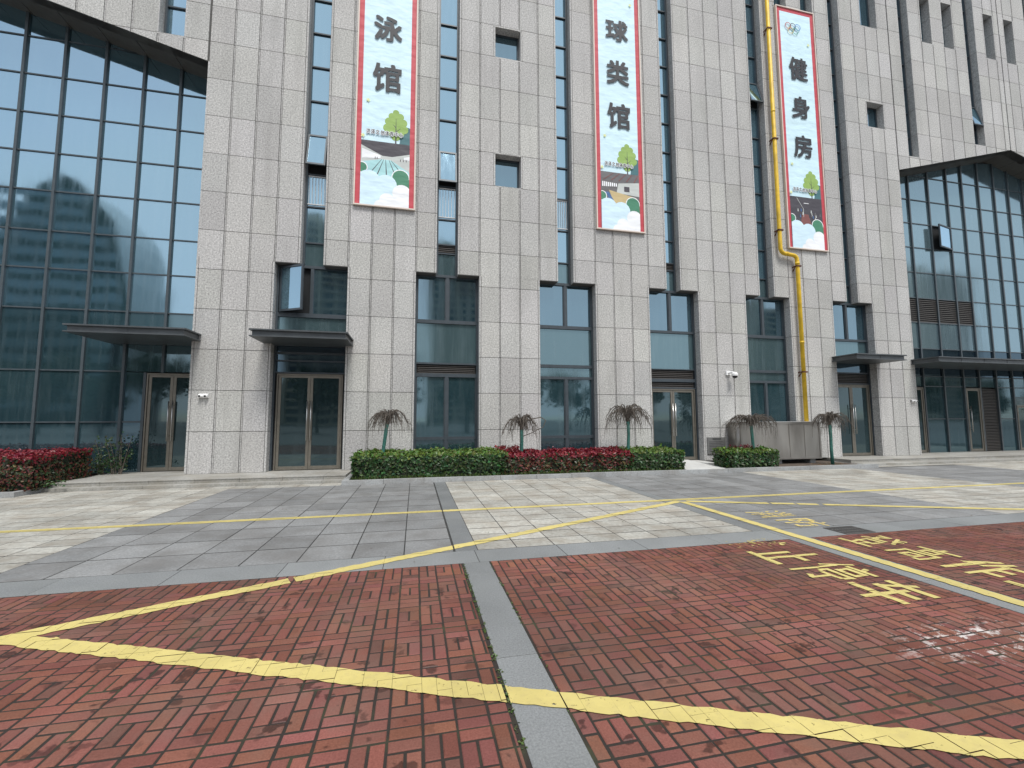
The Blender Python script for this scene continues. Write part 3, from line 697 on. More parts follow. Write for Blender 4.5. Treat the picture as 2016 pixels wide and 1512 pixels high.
def curtain(xs, rows, gf, doors, lou, skip, xlim, mir=None, sash=None):
    """glazed gable: xs mullions, rows transoms, gf(x) sloping head"""
    fb = MB('mullion_metal'); pb = MB('glass_coated'); y = YC
    X = [xlim[0]]+xs+[xlim[1]]
    for x in xs:
        zt = gf(x)+.03; zl = max([.15]+[s_+.03 for p_, q_, r_, s_ in doors+skip if p_+.05 < x < q_-.05 and r_ < .2]); fb.box(x-.029, x+.029, y-.055, y+.05, zl, zt)
    for x0, x1 in zip(X, X[1:]):
        zt = max(gf(x0), gf(x1))
        zz = [.15]+[r for r in rows if r < zt]+[zt+.05]
        for a, b in zip(zz, zz[1:]):
            xm, zm = (x0+x1)/2, (a+b)/2
            if any(p < xm < q and r < zm < s for p, q, r, s in doors+skip): continue
            if b < zt: fb.box(x0+.030, x1-.030, y-.025, y+.05, b-.016, b+.016)
            if any(p < xm < q and r < zm < s for p, q, r, s in lou): continue
            m = ('glass_hazy' if x0 > 10 else 'glass_coated') if a > 3.2 else ('glass_dark' if 3.0 < a < 3.4 else 'glass_low')
            if zm < 3.2 and zm > 2.6 and abs(b-3.33) < .3: m = 'glass_dark'
            if sash and x0-.01 <= sash[0] < x1-.05 and abs(a-sash[2]) < .2:
                pb.box(x0+.04, x1-.04, y+.03, y+.05, a, b, 'dark_void'); continue
            P = [(x0, a), (x1, a), (x1, b), (x0, b)]
            if b > min(gf(x0), gf(x1)): P = [(x0, a), (x1, a), (x1, min(b, max(a, gf(x1)+.02))), (x0, min(b, max(a, gf(x0)+.02)))]
            t = .0026; ta, tb = U(-t, t), U(-t, t); c = U(.88, 1.1)
            pb.add([(x, y+ta*(x-xm)+tb*(z-zm), z) for x, z in P], [(0, 1, 2, 3)], m, (c, c, c))
    f = fb.build('curtain_wall', bld); pb.build('pane', f)
    if lou:
        for p, q, r, s in lou:
            for x0, x1 in zip(X, X[1:]):
                if x1 > p+.05 and x0 < q-.05 and s < 2.62:
                    lb = MB('louvre_metal', 'dark_void'); slats(lb, 21.78, 22.59, .2, 2.60, y, .06); lb.build('louvre', f)
                elif x1 > p+.05 and x0 < q-.05: lb = MB('louvre_metal', 'dark_void'); slats(lb, max(x0, p)+.037, min(x1, q)-.037, r+.02, s-.02, y, .075); lb.build('louvre', f)
    return f
fL = curtain([-17, -16.07, -15.2, -14.34, -13.47, -12.6, -11.73, -10.86, -9.745, -8.89, -8.0, -7.13, -6.28], [1.39, 2.65, 4.17, 5.17, 6.12, 7.14, 8.13, 9.14, 10.15, 11.15],
     gableL, [(-6.64, -5.3, .1, 2.6)], [], [(-7.1, -5.3, .1, 2.6)], (-17.1, -5.30))
fL['label'] = 'tall gabled glass wall at the left end'
mb = MB('mullion_metal'); mb.box(-6.68, -6.62, YC-.05, YC+.05, .15, 2.63); mb.box(-7.09, -6.68, YC-.03, YC+.05, 1.37, 1.41); p = mb.build('side_light', bld)
pb = MB('glass_clear'); pane(pb, -7.1, -6.68, .15, 1.37, YC, 'glass_clear'); pane(pb, -7.1, -6.68, 1.41, 2.63, YC, 'glass_clear'); pb.build('pane', p)
door(-6.60, -5.44, .155, 2.61, YC, 2, 'bronze framed glass door half hidden behind the first stone pier')
XR = [18.86, 19.88, 20.895, 21.73, 22.64, 23.53, 24.35, 25.2, 26.1, 27, 27.9, 28.7]
fR = curtain(XR, [1.41, 2.65, 3.03, 4.1, 5.12, 6.08, 7.1, 8.1, 9.08, 10.05, 11.05], gableR, [(20.9, 21.7, .1, 2.6)], [(17.3, 21.73, 5.12, 6.08), (21.74, 22.63, .15, 2.61)], [(17.4, 18.86, .1, 2.6), (23.6, 25.1, .1, 1.95), (21.75, 22.6, .1, 2.61)], (17.31, 29.1), sash=(19.9, 0, 8.1))
fR['label'] = 'gabled glass wall with brown louvres at the right end'
casement(fR, 20.86, 19.93, 8.13, 9.05, YC-.06, math.radians(12))
lb = MB('louvre_metal', 'dark_void'); slats(lb, 23.62, 25.08, 1.98, 2.30, YC, .05); lb.build('louvre', fR)
door(20.94, 21.69, .155, 2.60, YC, 1, 'single glass door beside the tall brown louvre')
door(17.5, 18.78, .155, 2.60, YC, 2, 'glass door just past the last stone pier')
door(23.6, 25.1, .155, 1.95, YC, 2, 'glass door at the right edge under a brown louvre')
# ---- canopies over the doors
def canopy(x0, x1, yf, yb, label):
    mb = MB('canopy_metal')
    mb.box(x0, x1, yf, yb, 3.478, 3.512); mb.box(x0+.055, x1-.055, yf+.055, yb, 3.36, 3.477); mb.box(x0+.005, x1-.005, yf+.004, yb, 3.335, 3.359)
    n = max(1, round((x1-x0)/1.1))
    for i in range(1, n): xx = x0+(x1-x0)*i/n; mb.box(xx-.006, xx+.006, yf+.048, yf+.06, 3.362, 3.476)
    o = mb.build('canopy', bld); o['label'] = label
canopy(-7.43, -5.11, -.76, .80, 'dark steel canopy over the door in the left glass wall')
canopy(-3.73, -1.60, -1.02, .28, 'dark steel canopy under the window with the open sash')
canopy(13.70, 15.76, -.86, .28, 'short dark steel canopy left of the last stone pier')
canopy(17.14, 29.0, -.86, .80, 'long dark steel canopy across the right glass wall')

# ================================================================== BANNERS
def disc(cx, cz, r, n=20, a0=0., a1=2*math.pi): return [(cx+r*math.cos(a0+(a1-a0)*i/n), cz+r*math.sin(a0+(a1-a0)*i/n)) for i in range(n if a1-a0 > 6.28 else n+1)]
def banner(x0, x1, chars, art, label, rings):
    zb, zt = 7.15, 16.0; W = x1-x0; cx = (x0+x1)/2
    o = empty('banner', (cx, 0, zb), label, 'banner', 'vertical banners on the stone piers')
    fb = MB('frame_cream', 'canopy_metal'); y0, y1 = -.075, .0
    fb.box(x0, x0+.035, y0, y1-.003, zb, zt); fb.box(x1-.035, x1, y0, y1-.003, zb, zt); fb.box(x0+.036, x1-.036, y0, y1-.003, zb, zb+.035); fb.box(x0+.036, x1-.036, y0, y1-.003, zt-.035, zt)
    fb.build('banner_frame', o)
    b = MB('print_sky'); Y = -.045; a, c = x0+.036, x1-.036; d, e = zb+.036, zt-.036
    lay = [0]
    def q(P, m): lay[0] += 1; b.flat(P, Y-.0004*lay[0], m)
    L, R = a+.13, c-.13; bot = d
    def box_clip(P, z0=d, z1=e):
        for h in ((1, 0, -L), (-1, 0, R), (0, 1, -z0), (0, -1, z1)): P = clip(P, *h) if P else P
        return P
    def r_(P, m, z0=d, z1=e):
        P = box_clip(ccw(P), z0, z1)
        if len(P) >= 3: q(P, m)
    b.flat([(a, d), (c, d), (c, e), (a, e)], Y, 'print_red')
    q([(L, d), (R, d), (R, e-.14), (L, e-.14)], 'print_sky')
    w_ = R-L; X = lambda u: L+u*w_
    # round-crowned drawn tree, bushes
    q(disc(X(.955), 9.42, .26)[0:20], 'print_sky') if False else None
    r_(disc(X(.92), 9.28, .24), 'print_teal', 9.0); r_([(X(.78), 9.0), (R, 9.0), (R, 9.4), (X(.82), 9.3)], 'print_teal')
    for u, z, r in ((.70, 9.9, .085), (.62, 9.78, .10), (.79, 9.79, .10), (.56, 9.62, .115), (.85, 9.62, .115), (.53, 9.43, .12), (.87, 9.43, .12), (.63, 9.32, .13), (.78, 9.32, .13), (.70, 9.2, .12), (.7, 9.55, .22), (.7, 9.72, .14), (.7, 9.38, .2)): r_(disc(X(u), z, r), 'print_green', 9.0)
    r_([(X(.69), 9.0), (X(.72), 9.0), (X(.706), 9.72), (X(.70), 9.72)], 'print_dark', 9.0)
    r_([(X(.705), 9.32), (X(.705), 9.35), (X(.80), 9.46), (X(.80), 9.45)], 'print_dark'); r_([(X(.70), 9.45), (X(.70), 9.48), (X(.63), 9.56), (X(.63), 9.555)], 'print_dark')
    # the photograph printed at the foot
    art(r_, q, X, b)
    for u, z, r in ((.02, 8.22, .16),): r_(disc(X(u), z, r), 'print_white', d, 9.0); r_(disc(X(u), z, r-.025), 'print_bush', d, 9.0)
    r_(disc(X(.82), 8.02, .245), 'print_white', d, 9.0); r_(disc(X(.82), 8.02, .22), 'print_bush', d, 9.0); r_([(X(.62), 7.6), (R, 7.5), (R, 8.0), (X(.7), 8.0)], 'print_bush')
    for u, z, r in ((.17, 7.86, .30), (.52, 7.78, .29), (.33, 7.6, .4)): r_(disc(X(u), z, r), 'print_cloud')
    r_([(L, d), (X(.8), d), (X(.72), 7.7), (L, 7.9)], 'print_cloud')
    for u, z, r in ((.85, 7.58, .25), (.55, 7.35, .2), (.4, 7.2, .14)): r_(disc(X(u), z, r), 'print_white')
    r_([(X(.3), d), (R, d), (R, 7.5), (X(.5), 7.35)], 'print_white')
    for u, z in ((.12, 10.15), (.88, 14.7), (.03, 9.12)):
        st = [];
        for i in range(10): rr = .07 if i % 2 == 0 else .03; st.append((X(u)+rr*math.sin(i*math.pi/5+.3), z+rr*math.cos(i*math.pi/5+.3)))
        for i in range(0, 10, 2): q([st[i], st[(i+1) % 10], st[i-1]], 'print_yellow')
        q([st[i] for i in range(1, 10, 2)], 'print_yellow')
    b.build('banner_print', o)
    t = MB('ink', 'print_white'); lay0 = Y-.0004*(lay[0]+4)
    for ch, za, zb_ in chars:
        cm = MB('ink'); kk = 0
        for dx in (-.02, -.007, .007, .02):
            for dz in (-.016, .016): kk += 1; write(cm, ch, cx-.365+dx, cx+.365+dx, za+.016+dz, zb_-.016+dz, lay0-.00012*kk, 'ink')
        cm.build('banner_character', o)
    txt = '洪泽文创体育中心'
    for i, ch in enumerate(txt):
        xx = X(.10)+i*(w_*.77/8); hgt = .125
        
        for qd, (dx, dz) in enumerate(((-.014, 0), (.014, 0), (0, -.014), (0, .014), (.01, .01), (-.01, -.01))): write(t, ch, xx+dx, xx+w_*.077+dx, 9.19+dz, 9.19+hgt+dz, lay0-.00008*qd, 'print_white')
        for qd, (dx, dz) in enumerate(((-.004, 0), (.004, 0), (0, .004))): write(t, ch, xx+dx, xx+w_*.077+dx, 9.19+dz, 9.19+hgt+dz, lay0-.0007-.00008*qd, 'ink')
    t.build('banner_caption', o)
    if rings:
        t = MB('ring_red')
        for i, (dx, dz, m) in enumerate(((-.2, .09, 'ring_red'), (.0, .09, 'ring_black'), (.2, .09, 'ring_blue'), (-.1, -.07, 'ring_yellow'), (.1, -.07, 'ring_green'))):
            c0, z0, R1, R2 = cx-.13+dx, 15.2+dz, .125, .100; n = 28
            A = disc(c0, z0, R1, n); B = disc(c0, z0, R2, n)
            t.add([(x, lay0-.0003*i, z) for x, z in A]+[(x, lay0-.0003*i, z) for x, z in B], [(k, (k+1) % n, (k+1) % n+n, k+n) for k in range(n)], m)
        t.build('ring_emblem', o)
def art_pool(r_, q, X, b):
    r_([(X(0), 7.6), (X(1), 7.6), (X(1), 9.0), (X(0), 9.0)], 'print_wall'); r_([(X(0), 9.0), (X(1), 9.0), (X(1), 8.73), (X(.64), 8.6), (X(.44), 8.6), (X(0), 8.86)], 'print_dark')
    r_([(X(.42), 8.5), (X(.62), 8.5), (X(1), 8.2), (X(1), 7.6), (X(0), 7.6), (X(0), 8.38)], 'print_pool')
    for u0, u1 in ((.50, .52), (.46, .28), (.57, .75), (.42, .08), (.61, .98)): r_([(X(u0), 8.5), (X(u0+.008), 8.5), (X(u1+.03), 7.9), (X(u1), 7.9)], 'print_dark')
    r_([(X(.02), 8.48), (X(.4), 8.53), (X(.4), 8.60), (X(.02), 8.76)], 'print_white'); r_([(X(.88), 8.55), (X(1), 8.55), (X(1), 8.66), (X(.88), 8.62)], 'print_white')
    for u in (.28, .32, .8, .86, .92): r_([(X(u), 8.50), (X(u+.02), 8.50), (X(u+.015), 8.56), (X(u+.005), 8.56)], 'print_dark')
def art_hall(r_, q, X, b):
    r_([(X(0), 7.6), (X(1), 7.6), (X(1), 9.0), (X(0), 9.0)], 'print_mid'); r_([(X(.4), 8.35), (X(1), 8.3), (X(1), 8.75), (X(.45), 8.66)], 'print_wall')
    for i in range(8): r_([(X(.03+i*.05), 8.52+.004*i), (X(.062+i*.05), 8.52+.004*i), (X(.062+i*.05), 8.68-.004*i), (X(.03+i*.05), 8.68-.004*i)], 'print_white')
    r_([(X(.2), 8.42), (X(.92), 8.25), (X(.92), 8.1), (X(.3), 7.75), (X(.4), 7.8)], 'print_wood'); r_([(X(.6), 8.42), (X(.74), 8.42), (X(.74), 8.58), (X(.6), 8.58)], 'print_dark')
    r_([(X(.1), 8.35), (X(.2), 8.35), (X(.42), 7.9), (X(.32), 7.9)], 'print_blue')
    for i in range(5): r_([(X(.05+i*.2), 8.74), (X(.08+i*.2), 8.74), (X(.34+i*.16), 8.98), (X(.32+i*.16), 8.98)], 'print_brown')
def art_gym(r_, q, X, b):
    r_([(X(0), 7.6), (X(1), 7.6), (X(1), 9.0), (X(0), 9.0)], 'print_dark'); r_([(X(.35), 8.4), (X(.55), 8.4), (X(.72), 7.7), (X(.25), 7.7)], 'print_brown')
    r_([(X(.2), 8.96), (X(.215), 8.96), (X(.4), 8.6), (X(.39), 8.6)], 'print_wall'); r_([(X(.42), 8.78), (X(.58), 8.78), (X(.58), 8.80), (X(.42), 8.80)], 'print_white'); r_([(X(.39), 8.3), (X(.405), 8.3), (X(.405), 8.6), (X(.39), 8.6)], 'print_wall')
    for i in range(16):
        u = U(.04, .95); z = U(8.2, 8.5)
        if .36 < u < .58: continue
        r_([(X(u), z), (X(u+.04), z), (X(u+.03), z+.1), (X(u+.01), z+.1)], random.choice(['print_mid', 'print_wall', 'print_mid', 'print_blue']))
banner(-1.705, -.095, [('泳', 11.97, 12.70), ('馆', 10.46, 11.28)], art_pool, 'pale blue banner reading 泳馆 with a swimming pool picture at its foot', False)
banner(5.255, 6.86, [('球', 13.37, 14.08), ('类', 11.9, 12.7), ('馆', 10.44, 11.27)], art_hall, 'pale blue banner reading 球类馆 with a ball court picture at its foot', False)
banner(12.17, 13.80, [('健', 13.28, 14.13), ('身', 11.86, 12.67), ('房', 10.43, 11.24)], art_gym, 'pale blue banner reading 健身房 with five rings at the top beside the yellow pipe', True)

# ================================================================== WALL FITTINGS
pipe = empty('gas_pipe', (12.39, -.12, 1.2), 'yellow gas pipe running up the stone pier beside the 健身房 banner', 'pipe')
pb = MB('yellow_gas_paint'); yp = -.13
pts = [(12.39, yp, 1.15), (12.39, yp, 6.62)]+[(12.24+.15*math.cos(a), yp, 6.72+.15*math.sin(a)) for a in (.35, .8, 1.25, 1.57)]+[(11.95, yp, 6.90)]+[(11.92+.17*math.cos(a), yp, 7.07+.17*math.sin(a)) for a in (-1.57, -2.0, -2.5, -3.0)]+[(11.75, yp, 7.3), (11.755, yp, 24)]
pb.tube(pts, .062, 14); pb.tube([(12.39, yp, 6.56), (12.39, yp, 6.64)], .070, 14); pb.tube([(11.95, yp, 6.90), (12.02, yp, 6.90)], .070, 14); pb.tube([(11.755, yp, 11.85), (11.755, yp, 11.92)], .070, 14); pb.tube([(12.39, yp, 3.9), (12.39, yp, 3.97)], .070, 14)
pb.build('pipe_run', pipe, True)
for bx, bz in ((11.755, 14.9), (11.755, 10.88), (11.755, 18.9), (11.755, 7.68), (12.39, 6.5), (12.39, 2.95)):
    b = MB('rust'); b.box(bx-.09, bx+.09, yp-.075, yp-.062, bz-.022, bz+.022); b.box(bx-.09, bx-.072, yp-.062, .0, bz-.022, bz+.022); b.box(bx+.072, bx+.09, yp-.062, yp+.03, bz-.022, bz+.022)
    b.add([(bx-.10, -.005, bz-.13), (bx-.07, -.005, bz-.13), (bx-.07, yp, bz-.02), (bx-.10, yp, bz-.02), (bx-.10, -.03, bz-.15), (bx-.07, -.03, bz-.15)], [(0, 1, 2, 3), (4, 3, 2, 5), (0, 3, 4), (1, 5, 2)]); b.build('bracket', pipe)
cam_o = empty('security_camera', (9.62, 0, 2.85), 'white dome security camera on the fourth stone pier', 'camera')
b = MB('white_plastic'); b.box(9.545, 9.70, -.05, 0, 2.80, 2.93); b.tube([(9.62, -.05, 2.87), (9.66, -.16, 2.88), (9.70, -.22, 2.86)], .028, 10); b.build('wall_bracket', cam_o)
def lathe(mb, cx, cyy, prof, n=18, mat=None):
    vs = []; fs = []
    for r, z in prof: vs += [(cx+r*math.cos(2*math.pi*k/n), cyy+r*math.sin(2*math.pi*k/n), z) for k in range(n)]
    for i in range(len(prof)-1):
        for k in range(n): fs.append((i*n+k, i*n+(k+1) % n, (i+1)*n+(k+1) % n, (i+1)*n+k))
    mb.add(vs, fs, mat)
b = MB('white_plastic'); lathe(b, 9.70, -.22, [(.085, 2.765), (.09, 2.80), (.085, 2.845), (.05, 2.875), (.0, 2.88)]); b.build('camera_housing', cam_o, True)
b = MB('black_plastic'); lathe(b, 9.70, -.22, [(.0, 2.68), (.04, 2.69), (.07, 2.72), (.08, 2.765)]); b.build('camera_dome', cam_o, True)
for ex_, ez, lab in ((-4.98, 2.01, 'white twin emergency light on the leftmost stone pier'), (17.09, 2.03, 'white twin emergency light on the rightmost stone pier')):
    e = empty('emergency_light', (ex_, 0, ez), lab, 'emergency light', 'emergency lights on the stone piers')
    b = MB('white_plastic'); b.tube([(ex_-.10, -.03, ez), (ex_+.10, -.03, ez)], .045, 12); b.box(ex_-.10, ex_+.10, -.03, 0, ez-.05, ez+.05); b.build('light_housing', e)
    for s in (-.06, .06):
        b = MB('white_plastic', 'black_plastic'); b.tube([(ex_+s, -.06, ez+.0), (ex_+s, -.105, ez-.012)], .033, 12, 'white_plastic'); b.tube([(ex_+s, -.100, ez-.0105), (ex_+s, -.108, ez-.0125)], .024, 12, 'black_plastic'); b.build('lamp_head', e)
pl = empty('notice_plaque', (9.09, 0, .35), 'grey metal notice plaque low on the pier beside the clipped hedge', 'sign')
b = MB('plaque_face', 'steel'); b.box(8.776, 9.41, -.03, -.002, .35, .86); b.build('plaque_plate', pl)
b = MB('ink')
b.box(8.96, 9.26, -.0325, -.0305, .795, .825)
for i in range(7): b.box(8.83, 9.36-U(0, .12), -.0325, -.0305, .72-i*.048, .73-i*.048)
b.build('plaque_lines', pl)
# stainless pipe cover box
cb = empty('metal_cabinet', (10.93, -.4, .05), 'dented stainless steel box on the planting bed at the foot of the yellow pipe', 'cabinet')
b = MB('stainless', 'dark_void'); x0, x1, yf, yb, z0, z1 = 9.50, 12.38, -.60, -.06, .20, 1.32
n = 22; vs = []; fs = []
for i in range(n+1):
    for j in range(5):
        u, v = i/n, j/4; vs.append((x0+u*(x1-x0), yf+.012*math.sin(u*9+v*3)*math.sin(u*math.pi)*math.sin(v*math.pi)+.006*math.sin(u*31+v), z0+v*(z1-z0)))
for i in range(n):
    for j in range(4): fs.append((i*5+j, (i+1)*5+j, (i+1)*5+j+1, i*5+j+1))
b.add(vs, fs, 'stainless')
b.box(x0, x1, yf+.04, yb, z0, z1-.002)
b.build('cabinet_body', cb, True)
b = MB('stainless'); b.box(x0-.01, x0+.05, yf-.014, yf+.05, z0-.005, z1); b.box(x1-.05, x1+.01, yf-.014, yf+.05, z0-.005, z1); b.box(x0+.051, x1-.051, yf-.014, yf+.05, z0-.005, z0+.05); b.box(x0+.051, x1-.051, yf-.014, yf+.05, z1-.05, z1); b.box(10.52, 10.545, yf-.012, yf+.03, z0+.05, z1-.05); b.box(11.22, 11.235, yf-.01, yf+.03, z0+.05, z1-.05); b.box(11.78, 11.79, yf-.01, yf+.03, z0+.05, z1-.05); b.build('cabinet_frame', cb)
b = MB('lid_metal'); b.box(x0-.03, x1+.03, yf-.03, yb+.02, z1+.001, z1+.022); b.build('cabinet_lid', cb)
for q in (9.7, 10.9, 12.15): b = MB('kerb_stone'); b.box(q-.1, q+.1, -.5, -.15, .04, z0-.006); b.build('cabinet_foot', cb)
dg = empty('drain_grate', (5.41, -7.18, 0), 'black iron drain grate set in the grey strip near the painted characters', 'drain grate')
b = MB('cast_iron'); gx0, gx1, gy0, gy1 = 5.19, 5.64, -7.38, -7.06
b.box(gx0, gx1, gy0, gy0+.02, .001, .008); b.box(gx0, gx1, gy1-.02, gy1, .001, .008); b.box(gx0, gx0+.02, gy0+.02, gy1-.02, .001, .008); b.box(gx1-.02, gx1, gy0+.02, gy1-.02, .001, .008)
b.top([(gx0+.02, gy0+.02), (gx1-.02, gy0+.02), (gx1-.02, gy1-.02), (gx0+.02, gy1-.02)], .0035, 'dark_void')
b.mats.append('dark_void') if 'dark_void' not in b.mats else None
for i in range(10): xx = gx0+.05+i*(gx1-gx0-.10)/9; b.box(xx-.009, xx+.009, gy0+.02, gy1-.02, .0038, .008)
for yy in (-7.27, -7.17): b.box(gx0+.02, gx1-.02, yy-.008, yy+.008, .0037, .0075)
b.build('grate_bars', dg)

# ================================================================== PLANTS
def leaf(mb, p, nrm, L, col):
    n = Vector(nrm).normalized(); t = Vector((U(-1, 1), U(-1, 1), U(-.2, 1.0))); t = (t-n*t.dot(n)*.75)
    if t.length < .05: t = n.orthogonal()
    t.normalize(); s = t.cross(n).normalized(); wv = L*U(.26, .36); p = Vector(p); k = n*wv*.35
    mb.add([p, p+t*L*.45+s*wv+k, p+t*L, p+t*L*.45-s*wv+k], [(0, 1, 2), (0, 2, 3)], 'leaf', col)
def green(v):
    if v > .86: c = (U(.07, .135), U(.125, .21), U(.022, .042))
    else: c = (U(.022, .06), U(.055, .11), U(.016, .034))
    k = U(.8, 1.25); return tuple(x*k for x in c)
def hedge(name, x0, x1, y0, y1, z0, z1f, z1b, n, colf, label, taper=0., L=(.058, .112), cat='hedge', group='clipped hedges along the facade'):
    mb = MB('leaf', 'hedge_core'); e = .07
    ph = [U(0, 6) for _ in range(6)]
    def wob(a, b): return .022*math.sin(a*5+ph[0])+.018*math.sin(a*11+ph[1])+.02*math.sin(b*9+ph[2])
    def zt(y): return z1f+(z1b-z1f)*(y-y0)/(y1-y0)
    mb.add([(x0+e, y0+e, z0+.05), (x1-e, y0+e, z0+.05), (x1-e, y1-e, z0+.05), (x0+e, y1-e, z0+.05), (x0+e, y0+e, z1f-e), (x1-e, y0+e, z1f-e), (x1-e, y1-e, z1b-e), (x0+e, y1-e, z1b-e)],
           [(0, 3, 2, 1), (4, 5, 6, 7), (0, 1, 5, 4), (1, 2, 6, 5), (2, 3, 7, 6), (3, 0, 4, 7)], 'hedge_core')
    wx, wy, hz = x1-x0, y1-y0, z1f-z0
    A = [wx*hz*1.25, wx*wy, wy*hz, wy*hz, wx*hz*.12]; tot = sum(A)
    for _ in range(n):
        r = U(0, tot); dpt = abs(random.gauss(0, .035))
        if r < A[0]:
            x = U(x0, x1); v = rnd(); z = z0+.02+v*(hz-.01); nrm = (U(-.5, .5), -1, U(-.25, .75)); p = (x, y0+dpt-wob(x, z)+(.06*(1-v)**3)-.01, z)
        elif r < A[0]+A[1]:
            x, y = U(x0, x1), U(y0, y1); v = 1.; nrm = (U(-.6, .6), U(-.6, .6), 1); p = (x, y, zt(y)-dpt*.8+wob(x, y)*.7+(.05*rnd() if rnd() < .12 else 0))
        elif r < A[0]+A[1]+A[2]:
            y = U(y0, y1); v = rnd(); nrm = (-1, U(-.5, .5), U(-.2, .6)); p = (x0+dpt-wob(y, v), y, z0+v*(zt(y)-z0))
        elif r < A[0]+A[1]+A[2]+A[3]:
            y = U(y0, y1); v = rnd(); nrm = (1, U(-.5, .5), U(-.2, .6)); p = (x1-dpt+wob(y, v), y, z0+v*(zt(y)-z0))
        else:
            x = U(x0, x1); v = rnd(); nrm = (U(-.5, .5), 1, U(-.2, .7)); p = (x, y1-dpt, z0+v*hz)
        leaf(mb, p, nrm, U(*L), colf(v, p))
    return mb
def red(v, p, amt=1.):
    r = rnd()
    if v > .985 or (v > .8 and r < .75*amt): c = (U(.13, .26), U(.008, .024), U(.016, .036))
    elif r < .33: c = (U(.09, .18), U(.02, .04), U(.02, .03))
    elif r < .45: c = (U(.12, .18), U(.07, .10), U(.03, .04))
    else: c = (U(.022, .05), U(.035, .07), U(.014, .026))
    return c
GRP = 'clipped hedges along the facade'
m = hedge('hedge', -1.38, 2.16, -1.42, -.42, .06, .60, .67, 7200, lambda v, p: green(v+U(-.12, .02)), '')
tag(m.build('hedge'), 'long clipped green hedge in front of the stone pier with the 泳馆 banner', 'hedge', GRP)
m = hedge('hedge', 2.10, 5.52, -1.40, -.38, .06, .54, .62, 6600, red, '')
for _ in range(60):
    x, y = U(2.0, 2.6), U(-1.2, -.5); z = .62
    for k in range(6): leaf(m, (x+U(-.02, .02), y, z+k*.022), (U(-1, 1), U(-1, 1), .6), .06, (U(.14, .26), U(.014, .03), U(.02, .04)))
tag(m.build('hedge'), 'clipped photinia hedge with bright red new leaves in the middle of the bed', 'hedge', GRP)
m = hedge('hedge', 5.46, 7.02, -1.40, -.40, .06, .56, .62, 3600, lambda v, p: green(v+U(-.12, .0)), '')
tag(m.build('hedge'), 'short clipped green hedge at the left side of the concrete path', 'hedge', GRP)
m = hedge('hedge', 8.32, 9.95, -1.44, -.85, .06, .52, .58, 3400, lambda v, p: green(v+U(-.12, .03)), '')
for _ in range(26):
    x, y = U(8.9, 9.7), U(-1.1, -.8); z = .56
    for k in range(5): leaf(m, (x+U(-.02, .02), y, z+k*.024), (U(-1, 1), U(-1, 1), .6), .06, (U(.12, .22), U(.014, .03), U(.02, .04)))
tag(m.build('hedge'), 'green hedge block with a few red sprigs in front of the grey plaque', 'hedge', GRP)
m = hedge('hedge', -10.5, -7.18, -1.60, .10, .06, .70, .78, 13000, lambda v, p: red(v, p, .8), '', 0., (.045, .08))
tag(m.build('hedge'), 'dark red photinia hedge before the left glass wall at the photo edge', 'hedge', GRP)
# loose shrub between the left hedge and the door
sh = empty('shrub', (-6.95, .3, .1), 'loose green shrub against the left glass wall beside the dark red hedge', 'shrub')
b = MB('twig'); tips = []
for i in range(16):
    a = U(0, 6.28); p0 = Vector((-7.02+U(-.3, .25), .42, .10)); p1 = p0+Vector((.2*math.cos(a), .14*math.sin(a)-.05, U(.35, 1.0))); b.tube([p0, (p0+p1)/2+Vector((0, 0, .08)), p1], [.012, .008, .004], 5); tips.append((p0, p1))
b.build('stem', sh)
b = MB('leaf')
for _ in range(420):
    p0, p1 = random.choice(tips); t = U(.25, 1.05); p = p0.lerp(p1, t)+Vector((U(-.07, .07), U(-.06, .06), U(-.06, .06))); leaf(b, p, (U(-1, 1), -1, U(-.3, 1)), U(.05, .085), tuple(.62*q for q in green(U(.3, .84))))
b.build('foliage', sh)
